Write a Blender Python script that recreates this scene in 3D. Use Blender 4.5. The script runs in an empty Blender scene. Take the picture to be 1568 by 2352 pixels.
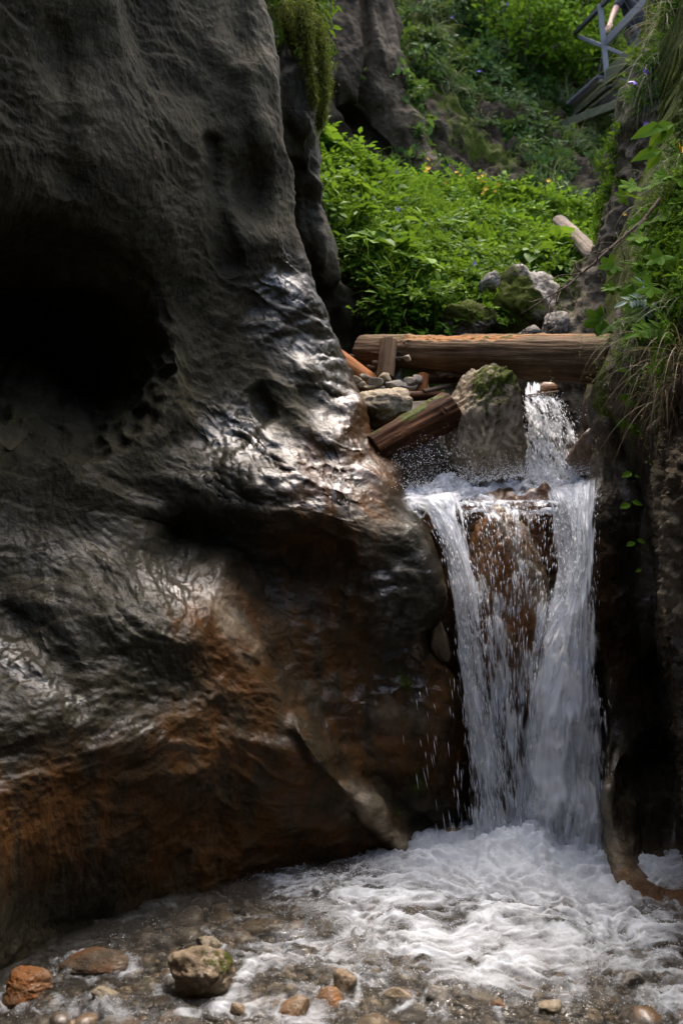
import bpy, bmesh, math, random
import numpy as np
from mathutils import Vector, Matrix, Euler

# ---------------------------------------------------------------- camera, sky, sun, exposure
S = bpy.context.scene
COL = S.collection
CAM_H = 1.5
cam_data = bpy.data.cameras.new("camera")
cam = bpy.data.objects.new("camera", cam_data)
COL.objects.link(cam)
cam.location = (0, 0, CAM_H)
cam.rotation_euler = (math.radians(90), 0, 0)
cam_data.sensor_fit = 'VERTICAL'
cam_data.sensor_height = 36.0
cam_data.lens = 35.0
cam_data.clip_start = 0.05
cam_data.clip_end = 500
cam_data.dof.use_dof = True
cam_data.dof.focus_distance = 4.5
cam_data.dof.aperture_fstop = 3.2
S.camera = cam

SUN_EL, SUN_AZ = math.radians(66), math.radians(20)     # azimuth: from +Y towards +X
W = bpy.data.worlds.new("World"); S.world = W; W.use_nodes = True
wn = W.node_tree.nodes; wl = W.node_tree.links
sky = wn.new('ShaderNodeTexSky'); sky.sky_type = 'NISHITA'; sky.sun_disc = False
sky.sun_elevation = SUN_EL; sky.sun_rotation = SUN_AZ
sky.air_density = .8; sky.dust_density = 5.0; sky.ozone_density = .4
bg = wn['Background']; bg.inputs['Strength'].default_value = 0.15
wl.new(sky.outputs[0], bg.inputs['Color'])
sun_d = bpy.data.lights.new("sun", 'SUN'); sun_d.energy = 0.5; sun_d.angle = math.radians(55)
sun_d.color = (1.0, 0.96, 0.90)
sun_o = bpy.data.objects.new("sun", sun_d); COL.objects.link(sun_o)
sd = Vector((math.cos(SUN_EL)*math.sin(SUN_AZ), math.cos(SUN_EL)*math.cos(SUN_AZ), math.sin(SUN_EL)))
sun_o.rotation_euler = sd.to_track_quat('Z', 'Y').to_euler()
sun_o.location = (0, 0, 20)
S.view_settings.view_transform = 'Standard'
S.view_settings.look = 'None'
S.view_settings.exposure = 2.45
S.view_settings.gamma = 1.0
S.cycles.transparent_max_bounces = 32
S.cycles.max_bounces = 7
S.cycles.diffuse_bounces = 3
S.cycles.glossy_bounces = 3
S.cycles.caustics_reflective = False
S.cycles.caustics_refractive = False
S.cycles.sample_clamp_indirect = 6.0

# ---------------------------------------------------------------- helpers
KX = 18/35*682/1024; KY = 18/35
def P(px, py, Y):
    """world point that stands at depth Y behind photo position (px, py)"""
    return np.array([(px-784)/784*KX*Y, Y, CAM_H+(1176-py)/1176*KY*Y])
def PA(px, py, Y):
    px, py, Y = np.broadcast_arrays(np.asarray(px, float), np.asarray(py, float), np.asarray(Y, float))
    return np.stack([(px-784)/784*KX*Y, Y, CAM_H+(1176-py)/1176*KY*Y], -1)

_r = np.random.RandomState(11)
_PERM = np.concatenate([_r.permutation(256)]*2)
_G = _r.normal(size=(256, 3)); _G /= np.linalg.norm(_G, axis=1)[:, None]
def pn(Q):
    sh = Q.shape[:-1]; Q = Q.reshape(-1, 3)
    i = np.floor(Q).astype(np.int64); f = Q-i; i &= 255
    u = f*f*f*(f*(f*6-15)+10)
    r = 0
    for a in (0, 1):
        wa = u[:, 0] if a else 1-u[:, 0]
        for b in (0, 1):
            wb = u[:, 1] if b else 1-u[:, 1]
            for c in (0, 1):
                wc = u[:, 2] if c else 1-u[:, 2]
                h = _PERM[(_PERM[(_PERM[(i[:, 0]+a) & 255]+i[:, 1]+b) & 255]+i[:, 2]+c) & 255]
                g = _G[h]
                r = r+wa*wb*wc*(g[:, 0]*(f[:, 0]-a)+g[:, 1]*(f[:, 1]-b)+g[:, 2]*(f[:, 2]-c))
    return (r*1.5).reshape(sh)
def fbm(Q, o=4, gain=.5, lac=2.03):
    r = 0; a = 1
    for k in range(o):
        r = r+a*pn(Q+k*17.3); Q = Q*lac; a *= gain
    return r
def ridged(Q, o=3, gain=.5):
    r = 0; a = 1
    for k in range(o):
        r = r+a*(1-2*np.abs(pn(Q+k*13.7))); Q = Q*2.1; a *= gain
    return r
def sstep(x, a=0., b=1.):
    t = np.clip((x-a)/(b-a), 0, 1); return t*t*(3-2*t)
def pdist(px, py, pts, closed=False):
    pts = np.asarray(pts, float); n = len(pts)
    d = np.full(np.shape(px), 1e9)
    for k in range(n if closed else n-1):
        a = pts[k]; b = pts[(k+1) % n]; ab = b-a
        t = np.clip(((px-a[0])*ab[0]+(py-a[1])*ab[1])/max(ab@ab, 1e-9), 0, 1)
        d = np.minimum(d, np.hypot(px-a[0]-t*ab[0], py-a[1]-t*ab[1]))
    return d
def inside(px, py, pts):
    pts = np.asarray(pts, float); n = len(pts); c = np.zeros(np.shape(px), bool)
    for k in range(n):
        a = pts[k]; b = pts[(k+1) % n]
        if a[1] == b[1]: continue
        c ^= ((a[1] > py) != (b[1] > py)) & (px < (b[0]-a[0])*(py-a[1])/(b[1]-a[1])+a[0])
    return c
def sdist(px, py, pts):
    return pdist(px, py, pts, True)*np.where(inside(px, py, pts), 1, -1)
def brush(px, py, pts, w):
    return sstep(1-pdist(px, py, pts)/w)
def rbf(ctrl, reg=1e-4):
    c = np.asarray(ctrl, float); X = c[:, :2]/1000; y = c[:, 2]; n = len(c)
    K = lambda r: np.where(r > 1e-9, r*r*np.log(np.maximum(r, 1e-9)), 0)
    r = np.linalg.norm(X[:, None]-X[None], axis=-1)
    A = np.zeros((n+3, n+3)); A[:n, :n] = K(r)+reg*np.eye(n)
    A[:n, n] = 1; A[:n, n+1:] = X; A[n, :n] = 1; A[n+1:, :n] = X.T
    w = np.linalg.solve(A, np.concatenate([y, np.zeros(3)]))
    def f(px, py):
        px, py = np.broadcast_arrays(np.asarray(px, float), np.asarray(py, float))
        sh = px.shape; px = px.ravel()/1000; py = py.ravel()/1000
        out = w[n]+w[n+1]*px+w[n+2]*py
        for k in range(n):
            out = out+w[k]*K(np.hypot(px-X[k, 0], py-X[k, 1]))
        return out.reshape(sh)
    return f
def edge(pts):
    p = np.asarray(sorted(pts, key=lambda q: q[1]), float)
    def f(py):
        o = 0
        for s in (-14, -7, 0, 7, 14): o = o+np.interp(np.asarray(py, float)+s, p[:, 1], p[:, 0])
        return o/5
    return f

def tag(o, label=None, cat=None, group=None, kind=None):
    if label: o['label'] = label
    if cat: o['category'] = cat
    if group: o['group'] = group
    if kind: o['kind'] = kind
    return o
def empty(name, loc, label, cat, group=None):
    o = bpy.data.objects.new(name, None); COL.objects.link(o)
    o.location = loc; o.empty_display_size = .1
    tag(o, label, cat, group); return o
def mesh(name, V, F, mat, parent=None, attrs=None, smooth=True, recentre=None):
    """one mesh object from numpy verts and tri/quad faces (F may be a list of arrays); recentre puts the origin at its base"""
    V = np.asarray(V, float).reshape(-1, 3)
    Fs = F if isinstance(F, list) else [F]
    Fs = [np.asarray(f, np.int32) for f in Fs if len(f)]
    org = np.zeros(3)
    if parent is not None: org = np.array(parent.location) if recentre is None else org
    elif recentre is not False and recentre is not None:
        org = np.array([V[:, 0].mean(), V[:, 1].mean(), V[:, 2].min()])
    me = bpy.data.meshes.new(name)
    V2 = V-org
    me.vertices.add(len(V2)); me.vertices.foreach_set('co', V2.ravel())
    loops = np.concatenate([f.ravel() for f in Fs]).astype(np.int32)
    tot = np.concatenate([np.full(len(f), f.shape[1], np.int32) for f in Fs])
    st = np.concatenate([[0], np.cumsum(tot)[:-1]]).astype(np.int32)
    me.loops.add(len(loops)); me.loops.foreach_set('vertex_index', loops)
    me.polygons.add(len(tot)); me.polygons.foreach_set('loop_start', st)
    me.polygons.foreach_set('loop_total', tot)
    me.polygons.foreach_set('use_smooth', np.full(len(tot), smooth))
    me.update(calc_edges=True)
    for k, a in (attrs or {}).items():
        a = np.asarray(a, float)
        at = me.attributes.new(k, 'FLOAT', 'POINT'); at.data.foreach_set('value', a.ravel())
    me.materials.append(mat)
    o = bpy.data.objects.new(name, me); COL.objects.link(o)
    o.location = org
    if parent is not None:
        o.parent = parent; o.location = (0, 0, 0)
    return o
def gridF(R, C, off=0, wrap=False):
    i = np.arange(R*C).reshape(R, C)
    if wrap: i = np.concatenate([i, i[:, :1]], 1)
    return np.stack([i[:-1, :-1], i[:-1, 1:], i[1:, 1:], i[1:, :-1]], -1).reshape(-1, 4)+off
def gnormals(V):
    du = np.gradient(V, axis=1); dv = np.gradient(V, axis=0)
    n = np.cross(du, dv); n /= np.linalg.norm(n, axis=-1, keepdims=True)+1e-9
    return n
def ico(sub):
    bm = bmesh.new(); bmesh.ops.create_icosphere(bm, subdivisions=sub, radius=1)
    V = np.array([v.co[:] for v in bm.verts]); F = np.array([[v.index for v in f.verts] for f in bm.faces]); bm.free()
    return V, F
ICO = {k: ico(k) for k in (1, 2, 3, 4, 5, 6)}
def rotm(rx, ry, rz):
    return np.array(Euler((rx, ry, rz)).to_matrix())
def tube(pts, rad, n=7, caps=True):
    pts = np.asarray(pts, float); m = len(pts)
    rad = np.broadcast_to(np.asarray(rad, float), (m,))
    t = np.gradient(pts, axis=0); t /= np.linalg.norm(t, axis=1)[:, None]+1e-9
    ref = np.array([0, 0, 1.]) if abs(t[0, 2]) < .9 else np.array([1., 0, 0])
    u = np.cross(t, ref); u /= np.linalg.norm(u, axis=1)[:, None]+1e-9
    w = np.cross(t, u)
    a = np.linspace(0, 2*np.pi, n, endpoint=False)
    V = pts[:, None]+rad[:, None, None]*(np.cos(a)[None, :, None]*u[:, None]+np.sin(a)[None, :, None]*w[:, None])
    V = V.reshape(-1, 3); F = [gridF(m, n, 0, True)]
    if caps:
        V = np.concatenate([V, pts[:1], pts[-1:]])
        k = np.arange(n); k2 = (k+1) % n
        F.append(np.stack([np.full(n, m*n), k2, k], -1))
        F.append(np.stack([np.full(n, m*n+1), (m-1)*n+k, (m-1)*n+k2], -1))
    return V, F
class MB:
    def __init__(s): s.V = []; s.F = {}; s.n = 0; s.A = {}
    def add(s, V, F, **attrs):
        V = np.asarray(V, float).reshape(-1, 3)
        for f in (F if isinstance(F, list) else [F]):
            f = np.asarray(f)
            if len(f): s.F.setdefault(f.shape[1], []).append(f+s.n)
        s.V.append(V); s.n += len(V)
        for k, a in attrs.items(): s.A.setdefault(k, []).append(np.broadcast_to(np.asarray(a, float).reshape(-1) if np.ndim(a) > 1 else np.asarray(a, float), (len(V),)))
    def build(s, name, mat, parent=None, smooth=True, recentre=None):
        return mesh(name, np.concatenate(s.V), [np.concatenate(f) for f in s.F.values()], mat, parent,
                    {k: np.concatenate(a) for k, a in s.A.items()}, smooth, recentre)
def boxVF(c, size, R=None):
    v = np.array([[x, y, z] for x in (-.5, .5) for y in (-.5, .5) for z in (-.5, .5)])*np.asarray(size)
    if R is not None: v = v@np.asarray(R).T
    f = [[0, 1, 3, 2], [4, 6, 7, 5], [0, 4, 5, 1], [2, 3, 7, 6], [0, 2, 6, 4], [1, 5, 7, 3]]
    return v+np.asarray(c), np.array(f)
def beamVF(a, b, w, h, up=(0, 0, 1)):
    a = np.asarray(a, float); b = np.asarray(b, float); d = b-a; L = np.linalg.norm(d); d /= L
    s = np.cross(d, up); s /= np.linalg.norm(s)+1e-9; u = np.cross(s, d)
    R = np.stack([s, d, u], 1)
    return boxVF((a+b)/2, (w, L, h), R)
def stamp(T, F, pos, R, sc):
    """copies of a template (T,F) at pos (N,3) with rotations R (N,3,3) and scales (N,)"""
    N = len(pos); k = len(T)
    V = np.einsum('nij,kj->nki', R, T)*np.asarray(sc).reshape(N, 1, -1)+pos[:, None]
    FF = (np.asarray(F)[None]+(np.arange(N)*k)[:, None, None]).reshape(-1, np.asarray(F).shape[1])
    return V.reshape(-1, 3), FF
def frames(up, yaw):
    """rotation matrices whose local z is up (N,3) spun by yaw"""
    up = up/(np.linalg.norm(up, axis=1, keepdims=True)+1e-9)
    ref = np.where(np.abs(up[:, 2:3]) < .95, np.array([[0, 0, 1.]]), np.array([[1., 0, 0]]))
    a = np.cross(ref, up); a /= np.linalg.norm(a, axis=1, keepdims=True)+1e-9
    b = np.cross(up, a)
    c, s = np.cos(yaw)[:, None], np.sin(yaw)[:, None]
    return np.stack([c*a+s*b, -s*a+c*b, up], -1)

# ---------------------------------------------------------------- materials
class NT:
    def __init__(s, name):
        s.m = bpy.data.materials.new(name); s.m.use_nodes = True
        s.t = s.m.node_tree; s.t.nodes.clear(); s.out = s.n('ShaderNodeOutputMaterial')
    def n(s, typ, **kw):
        nd = s.t.nodes.new(typ)
        for k, v in kw.items(): setattr(nd, k, v)
        return nd
    def put(s, sock, v):
        if v is None: return
        if isinstance(v, bpy.types.NodeSocket): s.t.links.new(v, sock)
        elif isinstance(v, (tuple, list)) and len(v) == 3 and sock.type == 'RGBA': sock.default_value = (*v, 1)
        else: sock.default_value = v
    def noise(s, vec, scale, detail=5, rough=.55, dist=0.):
        nd = s.n('ShaderNodeTexNoise'); s.put(nd.inputs['Vector'], vec); s.put(nd.inputs['Scale'], scale)
        nd.inputs['Detail'].default_value = detail; nd.inputs['Roughness'].default_value = rough
        nd.inputs['Distortion'].default_value = dist; return nd.outputs['Fac']
    def voro(s, vec, scale, feature='F1', rnd=1.):
        nd = s.n('ShaderNodeTexVoronoi', feature=feature); s.put(nd.inputs['Vector'], vec); s.put(nd.inputs['Scale'], scale)
        nd.inputs['Randomness'].default_value = rnd; return nd.outputs['Distance']
    def ramp(s, f, *st):
        nd = s.n('ShaderNodeValToRGB'); s.put(nd.inputs[0], f); e = nd.color_ramp.elements
        while len(e) < len(st): e.new(.5)
        for k, (p, c) in enumerate(st):
            e[k].position = p; e[k].color = (*c, 1) if isinstance(c, (tuple, list)) else (c, c, c, 1)
        return nd.outputs[0]
    def mix(s, f, a, b, mode='MIX'):
        nd = s.n('ShaderNodeMix', data_type='RGBA', blend_type=mode); s.put(nd.inputs[0], f)
        s.put(nd.inputs[6], a); s.put(nd.inputs[7], b); return nd.outputs[2]
    def math(s, op, a, b=None, c=None, clamp=False):
        nd = s.n('ShaderNodeMath', operation=op, use_clamp=clamp); s.put(nd.inputs[0], a); s.put(nd.inputs[1], b)
        s.put(nd.inputs[2], c); return nd.outputs[0]
    def attr(s, name):
        nd = s.n('ShaderNodeAttribute', attribute_name=name); return nd.outputs['Fac']
    def obj(s, scale=None):
        tc = s.n('ShaderNodeTexCoord').outputs['Object']
        if scale is None: return tc
        mp = s.n('ShaderNodeMapping'); s.put(mp.inputs[0], tc); mp.inputs['Scale'].default_value = scale; return mp.outputs[0]
    def bump(s, h, dist, strength=1., normal=None):
        nd = s.n('ShaderNodeBump'); s.put(nd.inputs['Height'], h); nd.inputs['Distance'].default_value = dist
        s.put(nd.inputs['Strength'], strength)
        if normal is not None: s.put(nd.inputs['Normal'], normal)
        return nd.outputs[0]
    def bsdf(s, **kw):
        nd = s.n('ShaderNodeBsdfPrincipled')
        for k, v in kw.items(): s.put(nd.inputs[k.replace('_', ' ')], v)
        return nd.outputs[0]
    def mixs(s, f, a, b):
        nd = s.n('ShaderNodeMixShader'); s.put(nd.inputs[0], f); s.put(nd.inputs[1], a); s.put(nd.inputs[2], b); return nd.outputs[0]
    def end(s, sh): s.put(s.out.inputs[0], sh); return s.m

def rock_mat(name, dark, mid, light, fine=1., bumpk=1., stainc=(.17, .062, .014), rough=.72, pale=(.42, .35, .24), wetrough=.15):
    m = NT(name); co = m.obj()
    n1 = m.noise(co, 2.6*fine, 9, .6, .6)
    n2 = m.noise(co, 14*fine, 8, .62)
    n3 = m.noise(co, 75*fine, 5, .6)
    c = m.ramp(n1, (.3, dark), (.5, mid), (.72, light))
    c = m.mix(1., c, m.ramp(n2, (.25, .5), (.5, .95), (.75, 1.35)), 'MULTIPLY')
    c = m.mix(.6, c, m.ramp(n3, (.3, .6), (.65, 1.25)), 'MULTIPLY')
    # fine dark cracks
    crk = m.voro(m.mix(.12, co, m.n('ShaderNodeTexNoise').outputs['Color']), 3.2*fine, 'DISTANCE_TO_EDGE')
    crk = m.ramp(crk, (0, 0), (.012, 1))
    # pale mineral specks
    c = m.mix(m.ramp(m.noise(co, 34*fine, 3, .5), (.66, 0), (.74, .22)), c, (.2, .18, .15))
    st = m.math('MULTIPLY', m.attr('stain'), m.ramp(n2, (.2, .35), (.6, 1.)))
    stc = m.mix(m.noise(co, 6*fine, 6), stainc, tuple(x*1.5 for x in stainc))
    c = m.mix(st, c, stc)
    pl = m.math('MULTIPLY', m.attr('pale'), m.ramp(n2, (.28, .2), (.55, 1.)))
    c = m.mix(pl, c, m.mix(n3, pale, tuple(x*.6 for x in pale)))
    wet = m.attr('wet')
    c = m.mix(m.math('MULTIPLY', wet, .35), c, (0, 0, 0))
    mo = m.ramp(m.math('ADD', m.attr('moss'), m.math('MULTIPLY', m.math('SUBTRACT', m.noise(co, 9*fine, 7, .65), .5), 1.3)), (.42, 0), (.58, 1))
    mo = m.math('MULTIPLY', mo, m.math('GREATER_THAN', m.attr('moss'), .03))
    c = m.mix(mo, c, m.ramp(m.noise(co, 55*fine, 5), (.3, (.02, .03, .004)), (.7, (.10, .12, .016))))
    b = m.bump(n1, .05*bumpk/fine)
    b = m.bump(crk, .008*bumpk/fine, .12, b)
    b = m.bump(m.noise(co, 9*fine, 6, .6, .8), .022*bumpk/fine, 1., b)
    b = m.bump(m.voro(m.mix(.06, co, m.n('ShaderNodeTexNoise').outputs['Color']), 17*fine), .007*bumpk/fine, .7, b)
    b = m.bump(m.noise(co, 30*fine, 6, .65, .5), .009*bumpk/fine, .9, b)
    b = m.bump(n3, .004*bumpk/fine, .9, b)
    b = m.bump(m.math('MULTIPLY', m.noise(co, 130, 3), mo), .012, 1., b)
    cb = m.bump(n1, .03/fine); cb = m.bump(m.noise(co, 8*fine, 3, .5, .5), .014/fine, 1., cb); cb = m.bump(m.noise(co, 90*fine, 3, .6), .0012/fine, 1., cb)
    r = m.math('MULTIPLY_ADD', n2, .25, rough-.12)
    wr = m.math('MULTIPLY_ADD', m.ramp(n2, (.35, 0), (.65, 1)), .22, wetrough-.03)
    wm = m.math('MULTIPLY', wet, m.math('SUBTRACT', 1., mo))
    rr = m.n('ShaderNodeMix', data_type='FLOAT'); m.put(rr.inputs[0], wm); m.put(rr.inputs[2], r); m.put(rr.inputs[3], wr)
    return m.end(m.bsdf(Base_Color=c, Roughness=rr.outputs[0], Normal=b, Coat_Weight=m.math('MULTIPLY', m.math('MULTIPLY', m.math('POWER', wm, 1.3), m.ramp(m.noise(co, 5*fine, 7, .65, .7), (.38, .16), (.56, 1.))), .9), Coat_Roughness=m.math('MULTIPLY_ADD', m.ramp(n2, (.35, 0), (.65, 1)), .12, .07), Coat_Normal=cb, Specular_IOR_Level=m.math('MULTIPLY_ADD', wm, .08, .07)))

M = {}
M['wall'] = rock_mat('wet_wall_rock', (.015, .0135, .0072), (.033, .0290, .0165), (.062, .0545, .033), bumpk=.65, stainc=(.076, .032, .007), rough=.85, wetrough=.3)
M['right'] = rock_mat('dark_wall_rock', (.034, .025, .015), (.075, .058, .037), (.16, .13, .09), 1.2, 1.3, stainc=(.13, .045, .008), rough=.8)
M['far'] = rock_mat('far_rock', (.018, .013, .007), (.036, .027, .016), (.07, .056, .036), .8, 1.4)
M['tan'] = rock_mat('tan_rock', (.13, .10, .065), (.26, .21, .14), (.42, .36, .26), 3., 1.2)
M['grey'] = rock_mat('grey_rock', (.12, .11, .095), (.24, .22, .185), (.42, .39, .34), 3., 1.2)
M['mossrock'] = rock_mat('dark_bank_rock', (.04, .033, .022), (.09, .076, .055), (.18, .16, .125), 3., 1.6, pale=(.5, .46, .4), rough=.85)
M['cascade'] = rock_mat('cascade_rock', (.06, .034, .016), (.16, .09, .04), (.30, .19, .10), 2.4, 1.2, stainc=(.24, .095, .025))

def leaf_mat(name, cols, transl=.35, rough=.55, spec=.08):
    m = NT(name); r = m.attr('rnd')
    k = len(cols); c = m.ramp(r, *[(i/(k-1), cols[i]) for i in range(k)])
    p = m.bsdf(Base_Color=c, Roughness=rough, Specular_IOR_Level=spec)
    t = m.n('ShaderNodeBsdfTranslucent'); m.put(t.inputs[0], m.mix(.35, c, (.16, .22, .02)))
    return m.end(m.mixs(transl, p, t.outputs[0]))
M['leaf'] = leaf_mat('herb_leaf', [(.024, .06, .005), (.058, .135, .008), (.11, .215, .012), (.17, .26, .02)])
M['leaf_far'] = leaf_mat('far_leaf', [(.02, .045, .012), (.04, .09, .02), (.075, .14, .03)])
M['leaf_tree'] = leaf_mat('tree_leaf', [(.035, .085, .006), (.085, .18, .01), (.16, .27, .02)], .45)
M['leaf_near'] = leaf_mat('near_leaf', [(.022, .055, .005), (.05, .115, .008), (.09, .18, .012)], .4, .6, .02)
M['leaf_pale'] = leaf_mat('pale_leaf', [(.10, .16, .12), (.16, .24, .18)], .3, .5)
M['grass'] = leaf_mat('long_grass', [(.05, .075, .03), (.10, .13, .06), (.17, .17, .10)], .3, .5)
M['dry'] = leaf_mat('dry_grass', [(.10, .07, .035), (.22, .165, .09), (.30, .25, .16)], .3, .6)
M['moss'] = leaf_mat('hanging_moss', [(.04, .045, .006), (.09, .10, .012), (.16, .165, .025)], .3, .7)
def flower_mat(name, c):
    m = NT(name); return m.end(m.bsdf(Base_Color=c, Roughness=.6, Subsurface_Weight=.1))
M['purple'] = flower_mat('purple_petal', (.26, .16, .62)); M['yellow'] = flower_mat('yellow_petal', (.75, .42, .02))

def wood_mat(name, a, b, c, raw=(.42, .21, .085), rough=.7, wet=0., axis=0):
    m = NT(name); sc = [22., 22., 22.]; sc[axis] = 1.4
    co = m.obj(tuple(sc)); co2 = m.obj()
    g = m.noise(co, 1.6, 8, .62, .4); g2 = m.noise(co, 7, 5, .6); n = m.noise(co2, 5, 6, .6)
    col = m.ramp(g, (.28, a), (.5, b), (.74, c))
    col = m.mix(1., col, m.ramp(n, (.25, .5), (.75, 1.3)), 'MULTIPLY')
    rw = m.math('MULTIPLY', m.attr('raw'), m.ramp(n, (.2, .6), (.5, 1.)))
    col = m.mix(rw, col, m.mix(g2, raw, tuple(x*.45 for x in raw)))
    mo = m.ramp(m.math('ADD', m.attr('moss'), m.math('MULTIPLY', m.math('SUBTRACT', m.noise(co2, 20, 6), .5), 1.2)), (.45, 0), (.6, 1))
    col = m.mix(mo, col, m.ramp(m.noise(co2, 90, 4), (.3, (.02, .025, .004)), (.7, (.09, .10, .015))))
    bn = m.bump(g, .012); bn = m.bump(g2, .004, 1., bn); bn = m.bump(m.noise(co2, 50, 4), .003, .8, bn)
    return m.end(m.bsdf(Base_Color=col, Roughness=m.math('MULTIPLY_ADD', g2, .25, rough-.12), Normal=bn, Coat_Weight=wet, Coat_Roughness=.2, Specular_IOR_Level=.08))
M['log'] = wood_mat('weathered_log', (.055, .033, .018), (.14, .09, .05), (.25, .175, .105), rough=.75, wet=.0, raw=(.40, .18, .06))
M['board'] = wood_mat('wet_board', (.018, .007, .003), (.055, .022, .008), (.13, .058, .022), rough=.7, wet=.03)
M['twig'] = wood_mat('dead_twig', (.05, .035, .024), (.11, .08, .058), (.2, .155, .115), rough=.8)
M['rotten'] = wood_mat('rotten_wood', (.13, .042, .014), (.28, .105, .036), (.40, .19, .08), rough=.75)
M['bleached'] = wood_mat('bleached_wood', (.09, .065, .045), (.17, .13, .095), (.28, .23, .18), rough=.8)
def plain(name, c, rough=.5, metal=0., var=.25, sc=30):
    m = NT(name); n = m.noise(m.obj(), sc, 6, .6)
    col = m.mix(1., c, m.ramp(n, (.25, 1-var), (.75, 1+var)), 'MULTIPLY')
    return m.end(m.bsdf(Base_Color=col, Roughness=m.math('MULTIPLY_ADD', n, .2, rough-.1), Metallic=metal, Normal=m.bump(n, .003)))
M['steel'] = plain('galvanised_steel', (.13, .13, .135), .6, .0)
M['steel_dark'] = plain('weathered_steel', (.035, .034, .03), .7, .0)
M['steel_mossy'] = plain('algae_covered_steel', (.075, .074, .035), .8, .0, .5, 14)
M['cloth_dark'] = plain('black_cloth', (.012, .013, .017), .85)
M['cloth_navy'] = plain('dark_trousers_cloth', (.02, .022, .03), .85)
M['skin'] = plain('skin', (.46, .25, .17), .55, 0, .08)
M['hair'] = plain('brown_hair', (.05, .03, .018), .6)
M['white'] = plain('matt_white', (.8, .79, .76), .6, 0, .05)
# ---------------------------------------------------------------- rock walls of the gorge
def saw(x):
    f = x-np.floor(x); return f*sstep(f, 1., .9)
def rockdisp(Q, seed, a=1., f=1.):
    Q = Q*f+seed*7.1
    w = np.stack([pn(Q*1.7+3.1), pn(Q*1.7+9.4), pn(Q*1.7+21.3)], -1)*.22
    q = Q+w
    m = sstep(pn(Q*1.1+40), -.25, .35)
    return a*(.05*fbm(q*1.5, 2)-.055*np.abs(pn(q*np.array([1.9, 1.9, 2.6])+60))-.013*np.abs(pn(q*np.array([4.6, 4.6, 5.5])+31))*sstep(pn(Q*1.6+8), -.3, .3)-.004*np.abs(pn(q*np.array([10., 10., 12.])+77))+.010*fbm(q*np.array([3.6, 3.6, 5.]), 3)+.008*m*ridged(q*np.array([5., 5., 8.])+5, 3)+.005*np.clip(fbm(q*np.array([9., 9., 13.]), 3), -.2, .6)+.004*np.abs(fbm(q*np.array([17., 17., 20.])+3, 3))+.003*fbm(q*34., 3)+.011*sstep(pn(Q*1.4+70), -.1, .3)*saw(Q[..., 2]*5.5+.25*Q[..., 0]+1.1*fbm(Q*1.3+33, 3))+.004*sstep(pn(Q*2.2+90), -.05, .3)*saw(Q[..., 2]*17+1.2*Q[..., 0]+1.3*fbm(Q*3+13, 3)))/f**.5
def sheet(name, mat, px, py, depth, disp=None, wrapR=None, wrapL=None, roundR=0, roundL=0, attrs=None, seed=1, a=1., f=1., kind='structure', label=None, cat=None, uphold=None):
    """a rock face as a grid of world points; wrapR / wrapL carry it round its free edge to the back"""
    Y = depth(px, py)
    e = px[:, -1:]-px; w = px-px[:, :1]
    if roundR: q = np.clip(1-e/roundR[0], 0, 1); Y = Y+roundR[1]*(1-np.sqrt(np.maximum(1-q*q, 0)))
    if roundL: q = np.clip(1-w/roundL[0], 0, 1); Y = Y+roundL[1]*(1-np.sqrt(np.maximum(1-q*q, 0)))
    V = PA(px, py, Y)
    pxx, pyy = px, py
    def wrap(V, col, pts, side):
        ext = [V[:, col]+np.array([dx, dy, 0]) for dx, dy in pts]
        E = np.stack(ext, 1)
        return np.concatenate([V, E], 1) if side else np.concatenate([E[:, ::-1], V], 1)
    if wrapR:
        V = wrap(V, -1, wrapR, 1); k = len(wrapR)
        pxx = np.concatenate([pxx, np.repeat(pxx[:, -1:], k, 1)], 1); pyy = np.concatenate([pyy, np.repeat(pyy[:, -1:], k, 1)], 1)
    if wrapL:
        V = wrap(V, 0, wrapL, 0); k = len(wrapL)
        pxx = np.concatenate([np.repeat(pxx[:, :1], k, 1), pxx], 1); pyy = np.concatenate([np.repeat(pyy[:, :1], k, 1), pyy], 1)
    n = gnormals(V)
    d = rockdisp(V, seed, a, f)
    if disp is not None: d = d+disp(pxx, pyy, V)
    if uphold is not None: d = d*uphold(pxx, pyy)
    s = np.sign((n*(V-np.array([0, 0, CAM_H]))).sum(-1).mean())
    V = V-n*d[..., None]*s
    at = {k: g(pxx, pyy, V) for k, g in (attrs or {}).items()}
    o = mesh(name, V, gridF(*V.shape[:2]), mat, None, at)
    tag(o, label, cat, None, kind)
    return V, pxx, pyy, o
def rows(a, b, n, lo=-60, hi=2400):
    return np.linspace(a, b, n)
def span(edgeL, edgeR, py, nc, power=1.):
    t = np.linspace(0, 1, nc)**power
    L = edgeL(py)[:, None]; R = edgeR(py)[:, None]
    return L+(R-L)*t, np.repeat(py[:, None], nc, 1)
const = lambda v: (lambda py: np.full(np.shape(py), float(v)))

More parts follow.
